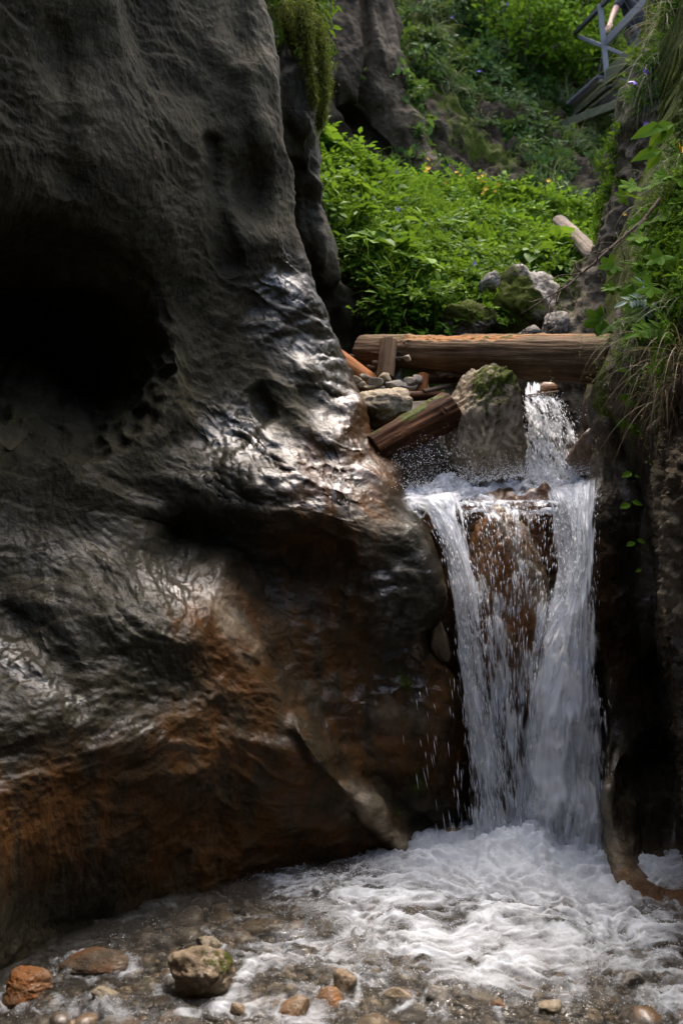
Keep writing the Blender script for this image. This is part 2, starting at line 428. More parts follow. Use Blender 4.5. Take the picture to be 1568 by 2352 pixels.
# left wall: the big water-worn face
LW = rbf([(-500,-900,1.9),(0,-900,2.5),(300,-900,3.3),(600,-900,4.3),(-500,-400,2.3),(0,-400,3.0),(300,-400,3.9),(590,-400,4.8),
 (-500,0,2.6),(0,0,3.5),(100,100,3.9),(200,0,4.0),(400,0,4.6),(600,0,5.05),(140,250,3.95),
 (-500,300,2.6),(0,300,3.7),(300,300,4.25),(500,300,4.75),(590,330,4.9),(680,330,5.15),(640,180,5.0),
 (-500,450,2.7),(0,450,3.8),(200,470,4.05),(400,500,4.5),(500,480,4.75),(560,430,5.0),(690,480,5.15),(620,560,4.95),
 (300,640,4.45),(450,700,4.7),(550,700,4.85),(640,620,5.0),(735,690,5.15),
 (380,850,4.5),(550,850,4.82),(700,850,4.95),(790,870,5.12),(700,760,5.08),
 (350,1000,4.4),(500,1000,4.62),(620,1000,4.72),(700,1000,4.76),(800,1000,4.85),(880,1030,4.95),
 (300,1130,4.3),(450,1110,4.42),(600,1120,4.40),(700,1140,4.41),(800,1160,4.47),(880,1150,4.58),(935,1130,4.75),
 (-500,900,2.9),(0,900,4.1),(0,1000,3.95),(100,1050,4.1),(0,1200,3.85),(0,1400,3.72),(0,1480,3.59),(60,1640,3.43),(0,1760,3.30),(0,1900,3.24),(0,2240,3.22),(-500,1500,2.7),(-500,2240,2.6),(-500,2400,2.6),
 (200,1100,4.15),(200,1250,4.05),(300,1250,4.15),(400,1240,4.36),(400,1420,3.92),(480,1300,4.3),(200,1420,3.78),(180,1600,3.60),(120,1540,3.58),(260,1520,3.76),(350,1620,3.77),(350,1720,3.68),(500,1550,4.0),(560,1450,4.15),(620,1650,4.12),
 (200,1900,3.52),(200,2120,3.62),(400,1900,3.84),(330,2090,3.76),(600,2000,4.14),(600,1800,4.04),(800,1900,4.3),(940,1960,4.38),(830,1830,4.32),(700,1750,4.1),
 (700,1300,4.4),(900,1280,4.46),(1000,1400,4.45),(1040,1600,4.38),(900,1700,4.33),(1080,1880,4.4),(1000,1250,4.6),
 (0,2400,3.25),(500,2400,3.95),(950,2400,4.4)])
CAVE = [(-300,470),(130,475),(220,530),(290,620),(345,760),(352,850),(310,950),(220,1010),(110,1000),(60,960),(-300,935)]
RECESS = [(335,1190),(430,1165),(560,1180),(700,1195),(780,1190),(850,1235),(930,1250),(1010,1290),(1300,1250),(1300,1960),(945,1985),(925,1940),(830,1840),(680,1670),(600,1530),(555,1430),(490,1310),(380,1270)]
def lw_depth(px, py):
    wob = 14*pn(np.stack([px/70, py/70, px*0+2], -1))
    Y = LW(px, py)
    sd = sdist(px+wob, py+wob, CAVE); sd = sd+14*pn(np.stack([px/30, py/30, px*0+7], -1)); Y = Y+1.0*sstep(sd, -70, 240)*sstep(py, 430, 800)+.12*sstep(sd, -60, 70)*sstep(py, 640, 860)
    sd = sdist(px+wob, py-wob, RECESS); Y = Y+.17*sstep(sd, -22, 80)*(1-.75*sstep(px, 700, 860)*sstep(py, 1500, 1300))
    # lip of the shoulder above the recess, groove left of the pillar, round hollow in the shoulder
    Y = Y+.06*brush(px, py, [(480,330),(480,420),(505,520),(535,600)], 38)
    Y = Y+.05*brush(px, py, [(730,905),(770,930)], 60)-.05*brush(px, py, [(640,880),(720,985),(800,960)], 60)
    Y = Y-.07*brush(px, py, [(690,1660),(735,1750),(830,1835),(900,1920),(930,1965)], 40)
    Y = Y+.035*pn(np.stack([px/95, py/75, px*0+5], -1))*sstep(sd, 0, 80)+.02*pn(np.stack([px/40, py/34, px*0+8], -1))*sstep(sd, 0, 80)
    wz = brush(px, py, [(680,700),(760,830),(800,960),(760,1080),(600,1060),(500,1010)], 190)+.32*brush(px, py, [(60,1480),(250,1380),(450,1350)], 200)
    wu = px+.45*py+30*pn(np.stack([px/120, py/120, px*0+2], -1)); wv = py-.45*px+34*pn(np.stack([px/90, py/90, px*0+6], -1))
    Y = Y+wz*(.060*pn(np.stack([wu/150, wv/58, px*0+15], -1))+.022*pn(np.stack([wu/62, wv/30, px*0+21], -1))+.014*np.abs(pn(np.stack([wu/34, wv/22, px*0+18], -1)))+.016*saw(wv/64+1.2*pn(np.stack([px/130, py/130, px*0+9], -1))))
    Y = Y-.05*brush(px, py, [(500,120),(570,160),(620,330),(650,520)], 60)+.025*brush(px, py, [(130,80),(140,240),(160,420)], 50)
    Y = Y+.03*brush(px, py, [(20,1420),(130,1500),(180,1620)], 50)
    Y = Y+.04*sstep(sdist(px, py, [(560,900),(600,870),(640,960),(600,980)]), -5, 20)
    return Y
lw_edge = edge([(560,-900),(585,-200),(600,-60),(606,0),(640,120),(655,230),(672,330),(678,430),(690,520),(706,580),(728,640),(738,700),(748,760),(775,820),(802,880),(830,930),(866,1000),(905,1070),(930,1130),(960,1170),(1010,1240),(1030,1300),(1042,1400),(1010,1440),(1000,1480),(1030,1540),(1060,1650),(1082,1800),(1070,1880),(990,1930),(948,1965),(948,2000),(960,2400)])
pyr = np.concatenate([np.linspace(-900, -60, 40, endpoint=False), np.linspace(-60, 2330, 640)])
t = np.concatenate([np.linspace(-.45, 0, 40, endpoint=False), np.linspace(0, 1, 360)])
Re = lw_edge(pyr)[:, None]
gx = np.where(t[None] < 0, 1200*t[None], Re*t[None]); gy = np.repeat(pyr[:, None], len(t), 1)
def a_noise(V, f, o=4): return fbm(V*f, o)
def lw_stain(px, py, V):
    n = (.75+.5*a_noise(V, 2.5)+.35*a_noise(V, 9, 3))*np.clip(.85+1.1*fbm(V*np.array([13., 13., 1.6]), 3), .25, 1.4)
    m = np.maximum.reduce([brush(px, py, [(500,1400),(560,1520),(600,1640),(520,1720),(420,1700),(680,1800)], 150)*.9,
        brush(px, py, [(720,1080),(850,1130),(880,1000),(830,950)], 120), brush(px, py, [(740,1260),(760,1480),(820,1660),(1000,1720)], 190)*.75,
        brush(px, py, [(0,1900),(250,1850),(420,1950),(650,1900)], 220)*.85, brush(px, py, [(1010,1500),(1060,1800)], 90)*.8, brush(px, py, [(650,1900),(900,1950)], 90)*.5, brush(px, py, [(800,1800),(940,1960)], 60)*.6])
    return np.clip(m*n*1.5, 0, 1)
def lw_wet(px, py, V):
    n = a_noise(V, 1.6, 3)
    m = np.maximum.reduce([.95*brush(px+40*n, py+40*n, [(670,690),(760,830),(800,960),(760,1080),(620,1060),(540,1010)], 150), .9*brush(px+30*n, py, [(880,1010),(960,1160),(1010,1330)], 90), .8*brush(px+30*n, py+30*n, [(330,1330),(420,1340),(480,1330)], 75), .8*brush(px, py+30*n, [(0,1500),(90,1560),(170,1620)], 62), .7*brush(px, py+20*n, [(340,1680),(440,1720)], 60), .9*brush(px, py, [(690,1730),(780,1760)], 50), .75*brush(px+40*n, py, [(880,1330),(960,1480),(900,1640),(760,1650)], 120), .28*sstep(py+n*160, 1000, 1300), .45*brush(px, py, [(520,1090),(420,1060)], 120)])
    return np.clip(.05+m, 0, 1)
def lw_moss(px, py, V):
    return np.maximum.reduce([.35*brush(px, py, [(0,960),(60,940)], 70), .40*brush(px, py, [(930,1560),(960,1800),(900,1850)], 90), .35*brush(px, py, [(930,1160),(1000,1220)], 40), .22*brush(px, py, [(0,1100),(150,1300)], 150), .25*brush(px,py,[(300,150),(330,600)],90)])
def lw_pale(px, py, V):
    return np.clip(np.maximum.reduce([.8*brush(px, py, [(800,1800),(880,1900),(940,1965)], 26), .7*brush(px, py, [(960,1170),(1030,1320),(1040,1420),(1010,1490)], 30), .55*brush(px, py, [(480,1330),(590,1500)], 55), .4*brush(px,py,[(880,1640),(980,1660)],40), .8*brush(px,py,[(960,1935),(1060,1915)],40)])*(.8+a_noise(V, 8, 3)), 0, 1)
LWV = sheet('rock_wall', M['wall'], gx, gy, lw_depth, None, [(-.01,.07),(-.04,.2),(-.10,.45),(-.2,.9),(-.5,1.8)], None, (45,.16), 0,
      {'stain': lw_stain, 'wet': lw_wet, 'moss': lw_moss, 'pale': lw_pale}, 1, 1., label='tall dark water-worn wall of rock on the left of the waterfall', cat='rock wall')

# mossy pillar of rock behind the left wall
P2 = rbf([(540,-300,6.6),(735,-300,6.5),(540,0,6.4),(722,0,6.4),(540,300,6.3),(745,250,6.2),(680,250,6.05),(700,450,6.5),(742,430,6.4),(600,600,6.5),(770,600,6.6),(700,800,7.0),(850,800,7.2),(600,1000,6.6),(870,1000,7.0)])
p2_edge = edge([(730,-300),(722,-60),(722,0),(735,120),(744,200),(744,260),(736,330),(742,430),(752,520),(770,600),(800,680),(830,760),(850,800),(870,1050)])
pyr = np.linspace(-300, 1050, 300)
gx, gy = span(const(540), p2_edge, pyr, 110)
P2V = sheet('rock_pillar', M['wall'], gx, gy, P2, lambda px, py, V: .06*pn(V*np.array([9., 9., 2.])), [(-.02,.1),(-.1,.3),(-.25,.8),(-.5,1.6)], None, (40,.2), 0,
      {'moss': lambda px, py, V: np.clip(brush(px, py, [(735,100),(742,300)], 34)*.75+.7*sstep(py, 170, 0)+.35*brush(px, py, [(760,540),(800,640)], 60), 0, 1), 'wet': lambda px, py, V: 0*px+.2}, 2, .9, label='dark pillar of rock with moss hanging on its edge', cat='rock pillar')

# bare rock buttress and the planted cliff at the back
B1 = rbf([(690,-300,11.6),(690,0,11.2),(800,0,11.3),(870,0,11.3),(690,250,11.0),(840,150,10.9),(900,150,11.1),(845,300,11.3),(780,270,10.8),(800,420,10.6),(930,300,10.9),(985,400,10.9),(690,450,10.4),(1000,520,10.9),(850,520,10.7),(870,-300,12)])
b1_edge = edge([(850,-300),(862,-60),(880,0),(905,120),(940,180),(950,260),(962,340),(1000,400),(1080,430),(1090,600)])
pyr = np.linspace(-300, 600, 240)
gx, gy = span(const(690), b1_edge, pyr, 140)
B1V = sheet('rock_buttress', M['far'], gx, gy, B1, lambda px, py, V: .06*ridged(V*np.array([1.2, 1.2, .5])+V[..., :1]*.6)-.25*brush(px, py, [(770,210),(840,300),(885,345)], 26)-.15*brush(px, py, [(830,-40),(850,120),(830,300)], 20), [(.0,.15),(.05,.5),(.1,1.2)], None, (40,.25), 0,
      {'moss': lambda px, py, V: .32*sstep(px, 840, 980)+.1}, 3, 1.9, .7, label='bare grey buttress of rock at the back of the gorge', cat='rock buttress')
B2 = rbf([(690,-700,21),(1100,-700,22),(1480,-700,21),(690,0,14.5),(1000,0,14.2),(1200,0,16),(1450,0,17.5),(690,250,13),(1000,250,12.4),(1200,220,14.2),(1420,250,15.8),(690,500,12),(1000,450,11.8),(1200,420,11.9),(1350,430,12.2),(1418,400,13),(1000,600,11.3),(1300,600,11.4),(1250,300,13.6),(1100,120,14),(1330,200,16.5)])
b2_edge = edge([(1560,-700),(1500,-60),(1460,100),(1425,230),(1412,300),(1418,380),(1420,440),(1440,640)])
pyr = np.linspace(-700, 640, 330)
gx, gy = span(const(690), b2_edge, pyr, 250)
B2V = sheet('planted_cliff', M['far'], gx, gy, B2, lambda px, py, V: .10*fbm(V*.9, 3)+.12*ridged(V*np.array([2.2, 2.2, 1.4]))+.05*fbm(V*5, 3), [(.02,.2),(.05,.6),(.1,1.5)], None, (40,.3), 0,
      {'moss': lambda px, py, V: np.clip(.5+.5*fbm(V*1.1, 3)-.3*sstep(py, 250, 380)*sstep(px, 950, 1250), 0, 1), 'wet': lambda px, py, V: 0*px}, 4, 2.2, .7, label='cliff overgrown with herbs and grass behind the green bank', cat='cliff')

# the bank of herbs in the middle distance
mtop = lambda px: np.interp(px, [640,700,740,790,880,1000,1150,1280,1390,1460], [330,340,350,395,440,450,478,508,545,580])
MD = rbf([(640,300,9.2),(740,320,9.0),(880,400,9.6),(1000,425,10),(1150,460,10.3),(1390,540,10.6),(1460,580,10.6),(800,470,8.2),(1000,560,8.4),(1150,600,8.6),(1300,620,8.8),(740,480,7.6),(850,600,7.3),(870,690,7.0),(980,680,7.1),(1100,700,7.2),(1250,760,7.2),(760,620,7.4),(760,900,7.2),(900,800,6.9),(1100,800,6.9),(1400,850,7.2),(1400,650,8.6),(640,600,7.4)])
tx = np.linspace(640, 1460, 220); ty = np.linspace(0, 1, 150)
gx = np.repeat(tx[None], 150, 0); gy = mtop(tx)[None]+(900-mtop(tx)[None])*ty[:, None]
M['soil'] = rock_mat('dark_soil', (.018, .013, .009), (.04, .028, .018), (.09, .065, .04), 3., 1.5)
MDV = sheet('bank', M['soil'], gx, gy, MD, lambda px, py, V: .07*fbm(V*2., 3), None, None, 0, 0,
      {'moss': lambda px, py, V: np.clip(.45+.4*fbm(V*1.5, 3)-.6*brush(px, py, [(760,640),(840,720),(800,800)], 70), 0, 1)}, 5, 1., label='bank of soil under the green herbs', cat='bank')

# right side: pillar behind the log, and the dark near wall beside the fall
R3 = rbf([(1480,-300,6.6),(1800,-300,6.0),(1475,0,6.6),(1800,0,5.8),(1432,270,6.5),(1560,250,6.1),(1800,400,5.6),(1425,420,6.6),(1500,500,6.2),(1340,620,6.7),(1420,640,6.4),(1285,780,6.5),(1400,780,6.3),(1600,900,5.8),(1280,950,6.4),(1400,950,6.2),(1270,1150,6.0),(1420,1150,5.6)])
r3_edge = edge([(1560,-300),(1535,-60),(1522,0),(1498,90),(1466,150),(1434,210),(1432,280),(1440,340),(1428,420),(1395,500),(1372,560),(1330,620),(1304,690),(1285,760),(1275,860),(1280,1000),(1265,1150)])
pyr = np.linspace(-300, 1150, 320)
gx, gy = span(r3_edge, const(1800), pyr, 130, 1.3)
R3V = sheet('rock_spur', M['right'], gx, gy, R3, lambda px, py, V: .04*ridged(V*5.)+.05*pn(V*np.array([6., 6., 2.])), None, [(.02,.08),(.06,.25),(.15,.7),(.3,1.5)], 0, (30,.15),
      {'moss': lambda px, py, V: np.clip(.85*sstep(py, 230, 60)*sstep(px-r3_edge(py), 130, 0)+.5*brush(px, py, [(1425,420),(1330,630),(1300,760)], 46)+.3*brush(px, py, [(1432,240),(1440,400)], 30), 0, 1),
       'pale': lambda px, py, V: .45*brush(px, py, [(1330,640),(1300,740)], 60), 'wet': lambda px, py, V: 0*px+.05}, 6, .9, label='mossy spur of dark rock behind the right end of the log', cat='rock spur')
R1 = rbf([(1600,0,4.9),(1900,0,4.5),(1560,250,4.9),(1900,250,4.3),(1470,460,5.0),(1560,450,4.6),(1900,450,4.0),(1435,600,4.9),(1500,620,4.55),(1568,620,4.2),(1900,620,3.6),(1405,780,4.75),(1480,800,4.35),(1568,800,3.95),(1900,800,3.3),
 (1370,930,4.75),(1440,930,4.55),(1500,930,4.3),(1568,930,3.85),(1375,1030,4.7),(1430,1050,4.75),(1500,1050,4.5),(1345,1150,4.55),(1400,1150,4.58),(1480,1150,4.62),(1338,1300,4.45),(1390,1300,4.48),(1470,1300,4.62),(1345,1420,4.42),(1370,1550,4.5),(1430,1550,4.5),(1490,1550,4.7),(1385,1700,4.42),(1450,1700,4.45),(1500,1750,4.6),(1365,1900,4.25),(1410,1850,4.15),(1450,1950,4.1),(1500,1950,4.3),(1380,1995,4.18),(1470,2060,3.88),(1568,2090,3.76),(1900,2090,3.2),(1900,1500,3.9),(1650,1500,4.4),(1500,2300,3.9),(1900,2300,3.3),(1370,2300,4.2)])
R2L = edge([(1540,940),(1502,1040),(1497,1100),(1494,1200),(1506,1300),(1508,1420),(1522,1600),(1536,1750),(1552,1900),(1566,2000),(1600,2200)])
def r1_depth(px, py):
    wob = 8*pn(np.stack([px/40, py/60, px*0], -1))
    Y = R1(px, py)-.95*sstep(px+wob-R2L(py), -4, 70)*sstep(py, 930, 1120)
    Y = Y-.10*brush(px, py, [(1385,1720),(1400,1800),(1430,1740)], 50)-.06*brush(px, py, [(1380,1850),(1430,2010)], 70)+.04*sstep(sdist(px, py, [(1440,1080),(1500,1080),(1500,1500),(1440,1540),(1405,1300)]), 0, 50)
    return Y-.05*brush(px, py, [(1385,980),(1430,1080),(1455,1150)], 30)
r1_edge = edge([(1610,-100),(1590,180),(1552,300),(1510,380),(1470,450),(1444,560),(1428,680),(1408,770),(1380,860),(1367,930),(1378,1000),(1370,1060),(1347,1150),(1340,1280),(1346,1400),(1366,1500),(1372,1600),(1386,1700),(1377,1800),(1366,1900),(1366,1990),(1370,2330)])
pyr = np.linspace(-100, 2330, 560)
gx, gy = span(r1_edge, const(1900), pyr, 230, 1.5)
R1V = sheet('side_wall', M['right'], gx, gy, r1_depth, lambda px, py, V: .018*ridged(V*11.)*sstep(px-R2L(py), -10, 30)*1.6, [(.75*(1-(1-k/45)**2), -1.9*(k/45)**1.3) for k in range(1, 46)], [(.01,.06),(.03,.2),(.08,.5),(.15,1.)], 0, (26,.12),
      {'moss': lambda px, py, V: np.clip(.8*sstep(py, 760, 560)+.62*brush(px, py, [(1400,820),(1390,930),(1420,980)], 40)+.28*brush(px, py, [(1530,1080),(1560,1250)], 50)+.4*brush(px,py,[(1430,640),(1500,800)],90), 0, 1),
       'stain': lambda px, py, V: np.clip(brush(px, py, [(1400,2000),(1440,2040)], 40)*.5+.5*brush(px, py, [(1350,1250),(1400,1500),(1450,1600)], 70)+.4*sstep(py, 1900, 2050), 0, 1),
       'pale': lambda px, py, V: np.clip(brush(px, py, [(1385,1770),(1380,1900),(1420,2010)], 62)*1.+.5*brush(px, py, [(1530,1180),(1545,1400)], 50), 0, 1)*np.clip(.8+1.2*fbm(V*9., 3), 0, 1),  # second brush paints the lit patch of the nearer fold pale
       'wet': lambda px, py, V: np.clip(.35+.6*sstep(py, 1000, 1300)-.7*sstep(py, 1880, 1960)-.6*sstep(px-R2L(py), 0, 40)*sstep(py, 1500, 1400), 0, 1)}, 7, .75, label='dark undercut wall of rock on the right of the waterfall', cat='rock wall')

# the rock step the water falls over, and the bed of the stream above and below it
CS0 = rbf([(860,1085,5.0),(1140,1085,4.95),(1440,1085,4.95),(860,1160,4.9),(1000,1150,4.85),(1200,1150,4.72),(1440,1150,4.85),(900,1400,4.95),(1150,1350,4.7),(1440,1400,4.8),(900,1700,4.85),(1150,1700,4.66),(1440,1700,4.75),(860,2050,4.75),(1150,2050,4.55),(1440,2050,4.6)])
CS = lambda px, py: CS0(px, py)+.16
pyr = np.linspace(1150, 2050, 240)
gx, gy = span(const(860), const(1440), pyr, 150); gy = gy+22*(pn(np.stack([gx/60, gx*0, gx*0], -1))+.6*pn(np.stack([gx/22, gx*0, gx*0+4], -1)))*sstep(gy, 1400, 1150)
CSV = sheet('rock_step', M['cascade'], gx, gy, CS, lambda px, py, V: .05*ridged(V*np.array([5., 5., 2.])), None, None, 0, 0,
      {'wet': lambda px, py, V: 0*px+1, 'stain': lambda px, py, V: np.clip(.5+.8*fbm(V*3, 3), 0, 1), 'moss': lambda px, py, V: .38*brush(px, py, [(930,1650),(960,1850)], 70)}, 8, .9, label='brown step of rock behind the falling water', cat='rock step')
xs = np.linspace(-1.2, 3.2, 150); ys = np.linspace(4.78, 11, 160)
X, Y = np.meshgrid(xs, ys)
Z = np.interp(Y, [4.7, 4.9, 5.28, 5.5, 5.75, 6.4, 7.2, 11], [1.38, 1.40, 1.42, 1.95, 2.1, 2.22, 2.45, 3.0])+.05*fbm(np.stack([X, Y, X*0], -1)*3., 4)
Z = Z-sstep(X, .98, 1.06)*sstep(Y, 7.1, 6.5)*np.maximum(Z-1.4, 0)
V = np.stack([X, Y, Z], -1)
tag(mesh('upper_stream_bed', V, gridF(*X.shape), M['soil'], None, {'wet': .3+0*X, 'moss': 0*X}), kind='structure')
xs = np.linspace(-3.2, 3.4, 200); ys = np.linspace(-5, 5.2, 300)
X, Y = np.meshgrid(xs, ys); V = np.stack([X, Y, 0*X], -1)
V[..., 2] = -.13+.03*fbm(V*2.2, 3)+.01*fbm(V*9, 3)-.25*np.exp(-((X-.9)**2+(Y-4.3)**2)/.35)
M['bed'] = rock_mat('stream_bed_gravel', (.04, .034, .028), (.10, .085, .065), (.22, .19, .145), 7., .8)
tag(mesh('stream_bed', V, gridF(*X.shape), M['bed'], None, {'wet': .6+0*X}), kind='structure')
# gorge goes on unseen beside and behind the camera, leaned inward to cut light
u = np.linspace(0, 1, 90); v = np.linspace(0, 1, 60)
def plan(pts): 
    p = np.asarray(pts, float); return np.stack([np.interp(u, np.linspace(0, 1, len(p)), p[:, k]) for k in (0, 1)], -1)
base = plan([(-1.75, 2.9), (-1.9, 1.6), (-2.0, 0), (-2.1, -1.6), (-1.6, -3.0), (-.2, -3.6), (1.2, -3.2), (2.1, -1.6), (2.3, 0), (2.2, 1.4), (2.3, 2.6), (2.6, 3.6)])
ctr = np.array([.2, .4])
H = -.4+7.4*v
lean = np.interp(v, [0, .3, .65, 1], [0, -.12, -.45, -.82])
V = np.zeros((60, 90, 3))
V[..., :2] = base[None]+(base-ctr)[None]*lean[:, None, None]; V[..., 2] = H[:, None]
n = gnormals(V); V = V+n*(rockdisp(V, 9, 2.)+.3*fbm(V*.6, 2))[..., None]
tag(mesh('gorge_wall', V, gridF(60, 90), M['wall'], None, {'wet': 0*V[..., 0]+.2}), kind='structure')
# ---------------------------------------------------------------- boulders
def boulder(name, label, cat, box, Y, mat, seed, deep=.9, sub=5, planes=16, yaw=0., tilt=0., moss=0., pale=.0, stain=0., wet=0., group=None, shape=None, rough=1., soft=9., mossdir=(0, 0, 1), mossdirw=.2, paledir=None, boxy=1.):
    """faceted, weathered stone that fills the photo box (x0,y0,x1,y1) at depth Y"""
    rs = np.random.RandomState(seed); D, F = ICO[sub]
    nrm = rs.normal(size=(planes, 3)); nrm /= np.linalg.norm(nrm, axis=1)[:, None]
    off = rs.uniform(.62, 1.0, planes)
    c = D@nrm.T; rr = np.where(c > .05, off/np.maximum(c, .05), 9)
    r = -np.log(np.exp(-soft*np.minimum(rr, 3)).sum(1)+1e-9)/soft
    r = np.clip(r, .3, 1.3)
    V = D*r[:, None]
    if boxy != 1.: V = np.sign(V)*np.abs(V)**boxy
    q = V*1.1+seed
    V = V+D*(rough*(.06*fbm(q*2, 3)+.03*ridged(q*4.5, 3)+.016*fbm(q*14, 3)))[:, None]
    if shape is not None: V = shape(V)
    V = V@rotm(0, tilt, yaw).T
    x0, y0, x1, y1 = box
    A = P(x0, y1, Y); B = P(x1, y0, Y)
    lo, hi = V.min(0), V.max(0)
    w = B[0]-A[0]; h = B[2]-A[2]
    sc = np.array([w, deep*(w+h)/2, h])/(hi-lo)
    V = (V-(lo+hi)/2)*sc+np.array([(A[0]+B[0])/2, Y, (A[2]+B[2])/2])
    md = np.asarray(mossdir, float); md /= np.linalg.norm(md)
    up = (D@rotm(0, tilt, yaw).T)@md
    ms = np.clip(moss*(sstep(up, mossdirw, .95)+.25*fbm(V*9, 3)), 0, 1) if moss else 0*up
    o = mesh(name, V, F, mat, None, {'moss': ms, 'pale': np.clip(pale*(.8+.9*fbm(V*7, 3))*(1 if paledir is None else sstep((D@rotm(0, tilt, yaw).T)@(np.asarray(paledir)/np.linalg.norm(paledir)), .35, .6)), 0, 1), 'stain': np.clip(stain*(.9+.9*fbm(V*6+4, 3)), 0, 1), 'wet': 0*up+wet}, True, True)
    return tag(o, label, cat, group)
def leanback(V):
    V = V.copy(); V[:, 0] += -.18*(1-V[:, 2])*.6; return V
bm_ = boulder('boulder', 'big mossy grey-brown boulder wedged under the log beside the small upper fall', 'boulder', (1012,832,1208,1114), 5.2, M['tan'], 21, .95, 6, 30, .5, .0, .62, .9, .1, .0, mossdir=(.10,-.7,.72), mossdirw=.35, soft=9, rough=1.7, boxy=.72,
    shape=lambda V: np.stack([V[:, 0]-.22*np.clip(V[:, 2]-.1, 0, 1)*(V[:, 0] < 0)*V[:, 0]*2, V[:, 1], V[:, 2]-.22*sstep(-V[:, 0], .1, .8)*(V[:, 2] > 0)*V[:, 2]], -1))
boulder('boulder', 'rough pale boulder under the heap of pebbles beside the left wall', 'boulder', (805,885,945,1010), 5.35, M['tan'], 34, 1., 5, 14, 1.1, .55, 0, .5, 0, .1, rough=1.8)
boulder('boulder', 'smooth tan boulder beside the foot of the upper fall', 'boulder', (1300,985,1420,1135), 5.05, M['cascade'], 9, 1., 5, 9, .2, -.3, .2, .25, .5, .6, soft=6, rough=.7)
boulder('boulder', 'small grey boulder with a green moss cap in the driftwood', 'boulder', (895,828,985,905), 5.75, M['grey'], 12, 1., 5, 14, .4, .2, .95, .1, 0, 0, mossdir=(.2,-.8,.4), mossdirw=.3)
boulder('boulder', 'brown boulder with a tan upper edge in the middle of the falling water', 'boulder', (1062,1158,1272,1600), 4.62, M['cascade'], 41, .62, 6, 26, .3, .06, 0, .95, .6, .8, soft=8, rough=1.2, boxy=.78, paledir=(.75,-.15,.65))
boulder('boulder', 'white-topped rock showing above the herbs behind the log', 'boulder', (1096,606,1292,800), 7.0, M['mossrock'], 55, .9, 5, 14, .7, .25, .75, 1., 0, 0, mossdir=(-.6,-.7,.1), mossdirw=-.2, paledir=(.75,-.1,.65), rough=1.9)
boulder('boulder', 'small tan rock peeping from the herbs left of the white-topped rock', 'boulder', (1098,622,1150,672), 6.98, M['mossrock'], 57, .9, 5, 12, .7, .2, .3, .8, 0, 0, rough=1.8)
boulder('boulder', 'low mossy rock at the foot of the green bank behind the log', 'boulder', (1010,690,1150,800), 6.85, M['mossrock'], 58, .9, 5, 16, .3, .2, .8, .1, 0, 0, rough=2.2, mossdir=(0,-.6,.6), mossdirw=-.2)
boulder('boulder', 'pale broken rock between the log and the white-topped rock', 'boulder', (1186,745,1240,795), 6.5, M['mossrock'], 60, .9, 5, 16, .2, .3, .3, .5, 0, .1, rough=2.)
boulder('boulder', 'yellowish rock against the spur above the right part of the log', 'boulder', (1244,712,1306,795), 6.5, M['mossrock'], 61, .9, 5, 18, .9, .1, .35, .6, .2, .1, rough=2.2)
boulder('boulder', 'small reddish-brown stone under the log in the gap of the upper fall', 'boulder', (1236,876,1278,915), 5.75, M['cascade'], 63, .9, 4, 10, .2, .1, 0, .2, .8, .6)
boulder('boulder', 'tan knob of rock at the foot of the left wall beside the foam', 'boulder', (955,1905,1095,2000), 4.5, M['tan'], 71, .8, 5, 10, .1, -.15, 0, .3, .4, .8, soft=6)
boulder('boulder', 'pale flake of rock on the dark wall left of the waterfall', 'boulder', (985,1425,1035,1520), 4.72, M['tan'], 73, .8, 5, 10, .1, .35, 0, .7, .1, .5)
# stones standing in the shallow pool
def pool_y(py, z=0.): return (CAM_H-z)/((py-1176)/1176*KY)
STONES = []
def pstone(label, box, seed, mat='tan', zc=.0, **k):
    k.setdefault('deep', 1.); k.setdefault('sub', 5); k.setdefault('wet', .35); STONES.append(box); h_ = box[3]-box[1]; sk = k.pop('sink', .28); box = (box[0], box[1]+sk*h_, box[2], box[3]+sk*h_)
    boulder('stone', label, 'stone', box, pool_y(box[3]-(.25+sk)*h_), M[mat], seed, group=k.pop('group', 'stones standing in the shallow pool'), **k)
pstone('largest stone in the pool, broad and pale with green algae on its top', (383,2168,540,2300), 81, moss=.55, pale=.1, stain=.2, planes=18, soft=7, sink=.05, rough=1.5, mossdir=(.7,0,.7), mossdirw=.3)
pstone('orange-brown stone at the left edge of the pool', (8,2228,118,2305), 82, stain=.9, planes=14, tilt=.3, sink=.1, rough=1.6)
pstone('small greenish stone just behind the largest stone in the pool', (448,2142,508,2182), 83, moss=.4, planes=9)
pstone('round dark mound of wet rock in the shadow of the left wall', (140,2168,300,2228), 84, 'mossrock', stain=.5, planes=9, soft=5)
pstone('upright ochre stone in the middle of the pool front', (765,2208,820,2285), 85, stain=.45, pale=.35, tilt=.3)
pstone('rusty orange stone left of the upright ochre stone', (712,2258,790,2315), 86, stain=.8)
pstone('pale angular stone at the left between the orange stone and the largest stone', (212,2250,270,2300), 87, pale=.6)
pstone('dark smooth stone parting the water right of the middle', (975,2245,1030,2310), 88, 'grey', planes=9)
pstone('reddish stone at the bottom edge below the rusty orange stone', (640,2270,712,2340), 89, stain=.7)
pstone('small ochre stone in front of the largest stone', (528,2288,570,2330), 90, pale=.4, stain=.3)
pstone('flat pale stone in front of the foam on the right', (1235,2292,1290,2325), 91, pale=.6)
pstone('small orange stone below the foam in the middle', (1125,2285,1160,2318), 92, stain=.7)
pstone('tan stone close behind the dark smooth stone', (880,2255,945,2300), 93, pale=.35, stain=.2)
pstone('dark lump of rock breaking the foam at the far right', (1425,2215,1480,2262), 94, 'grey')

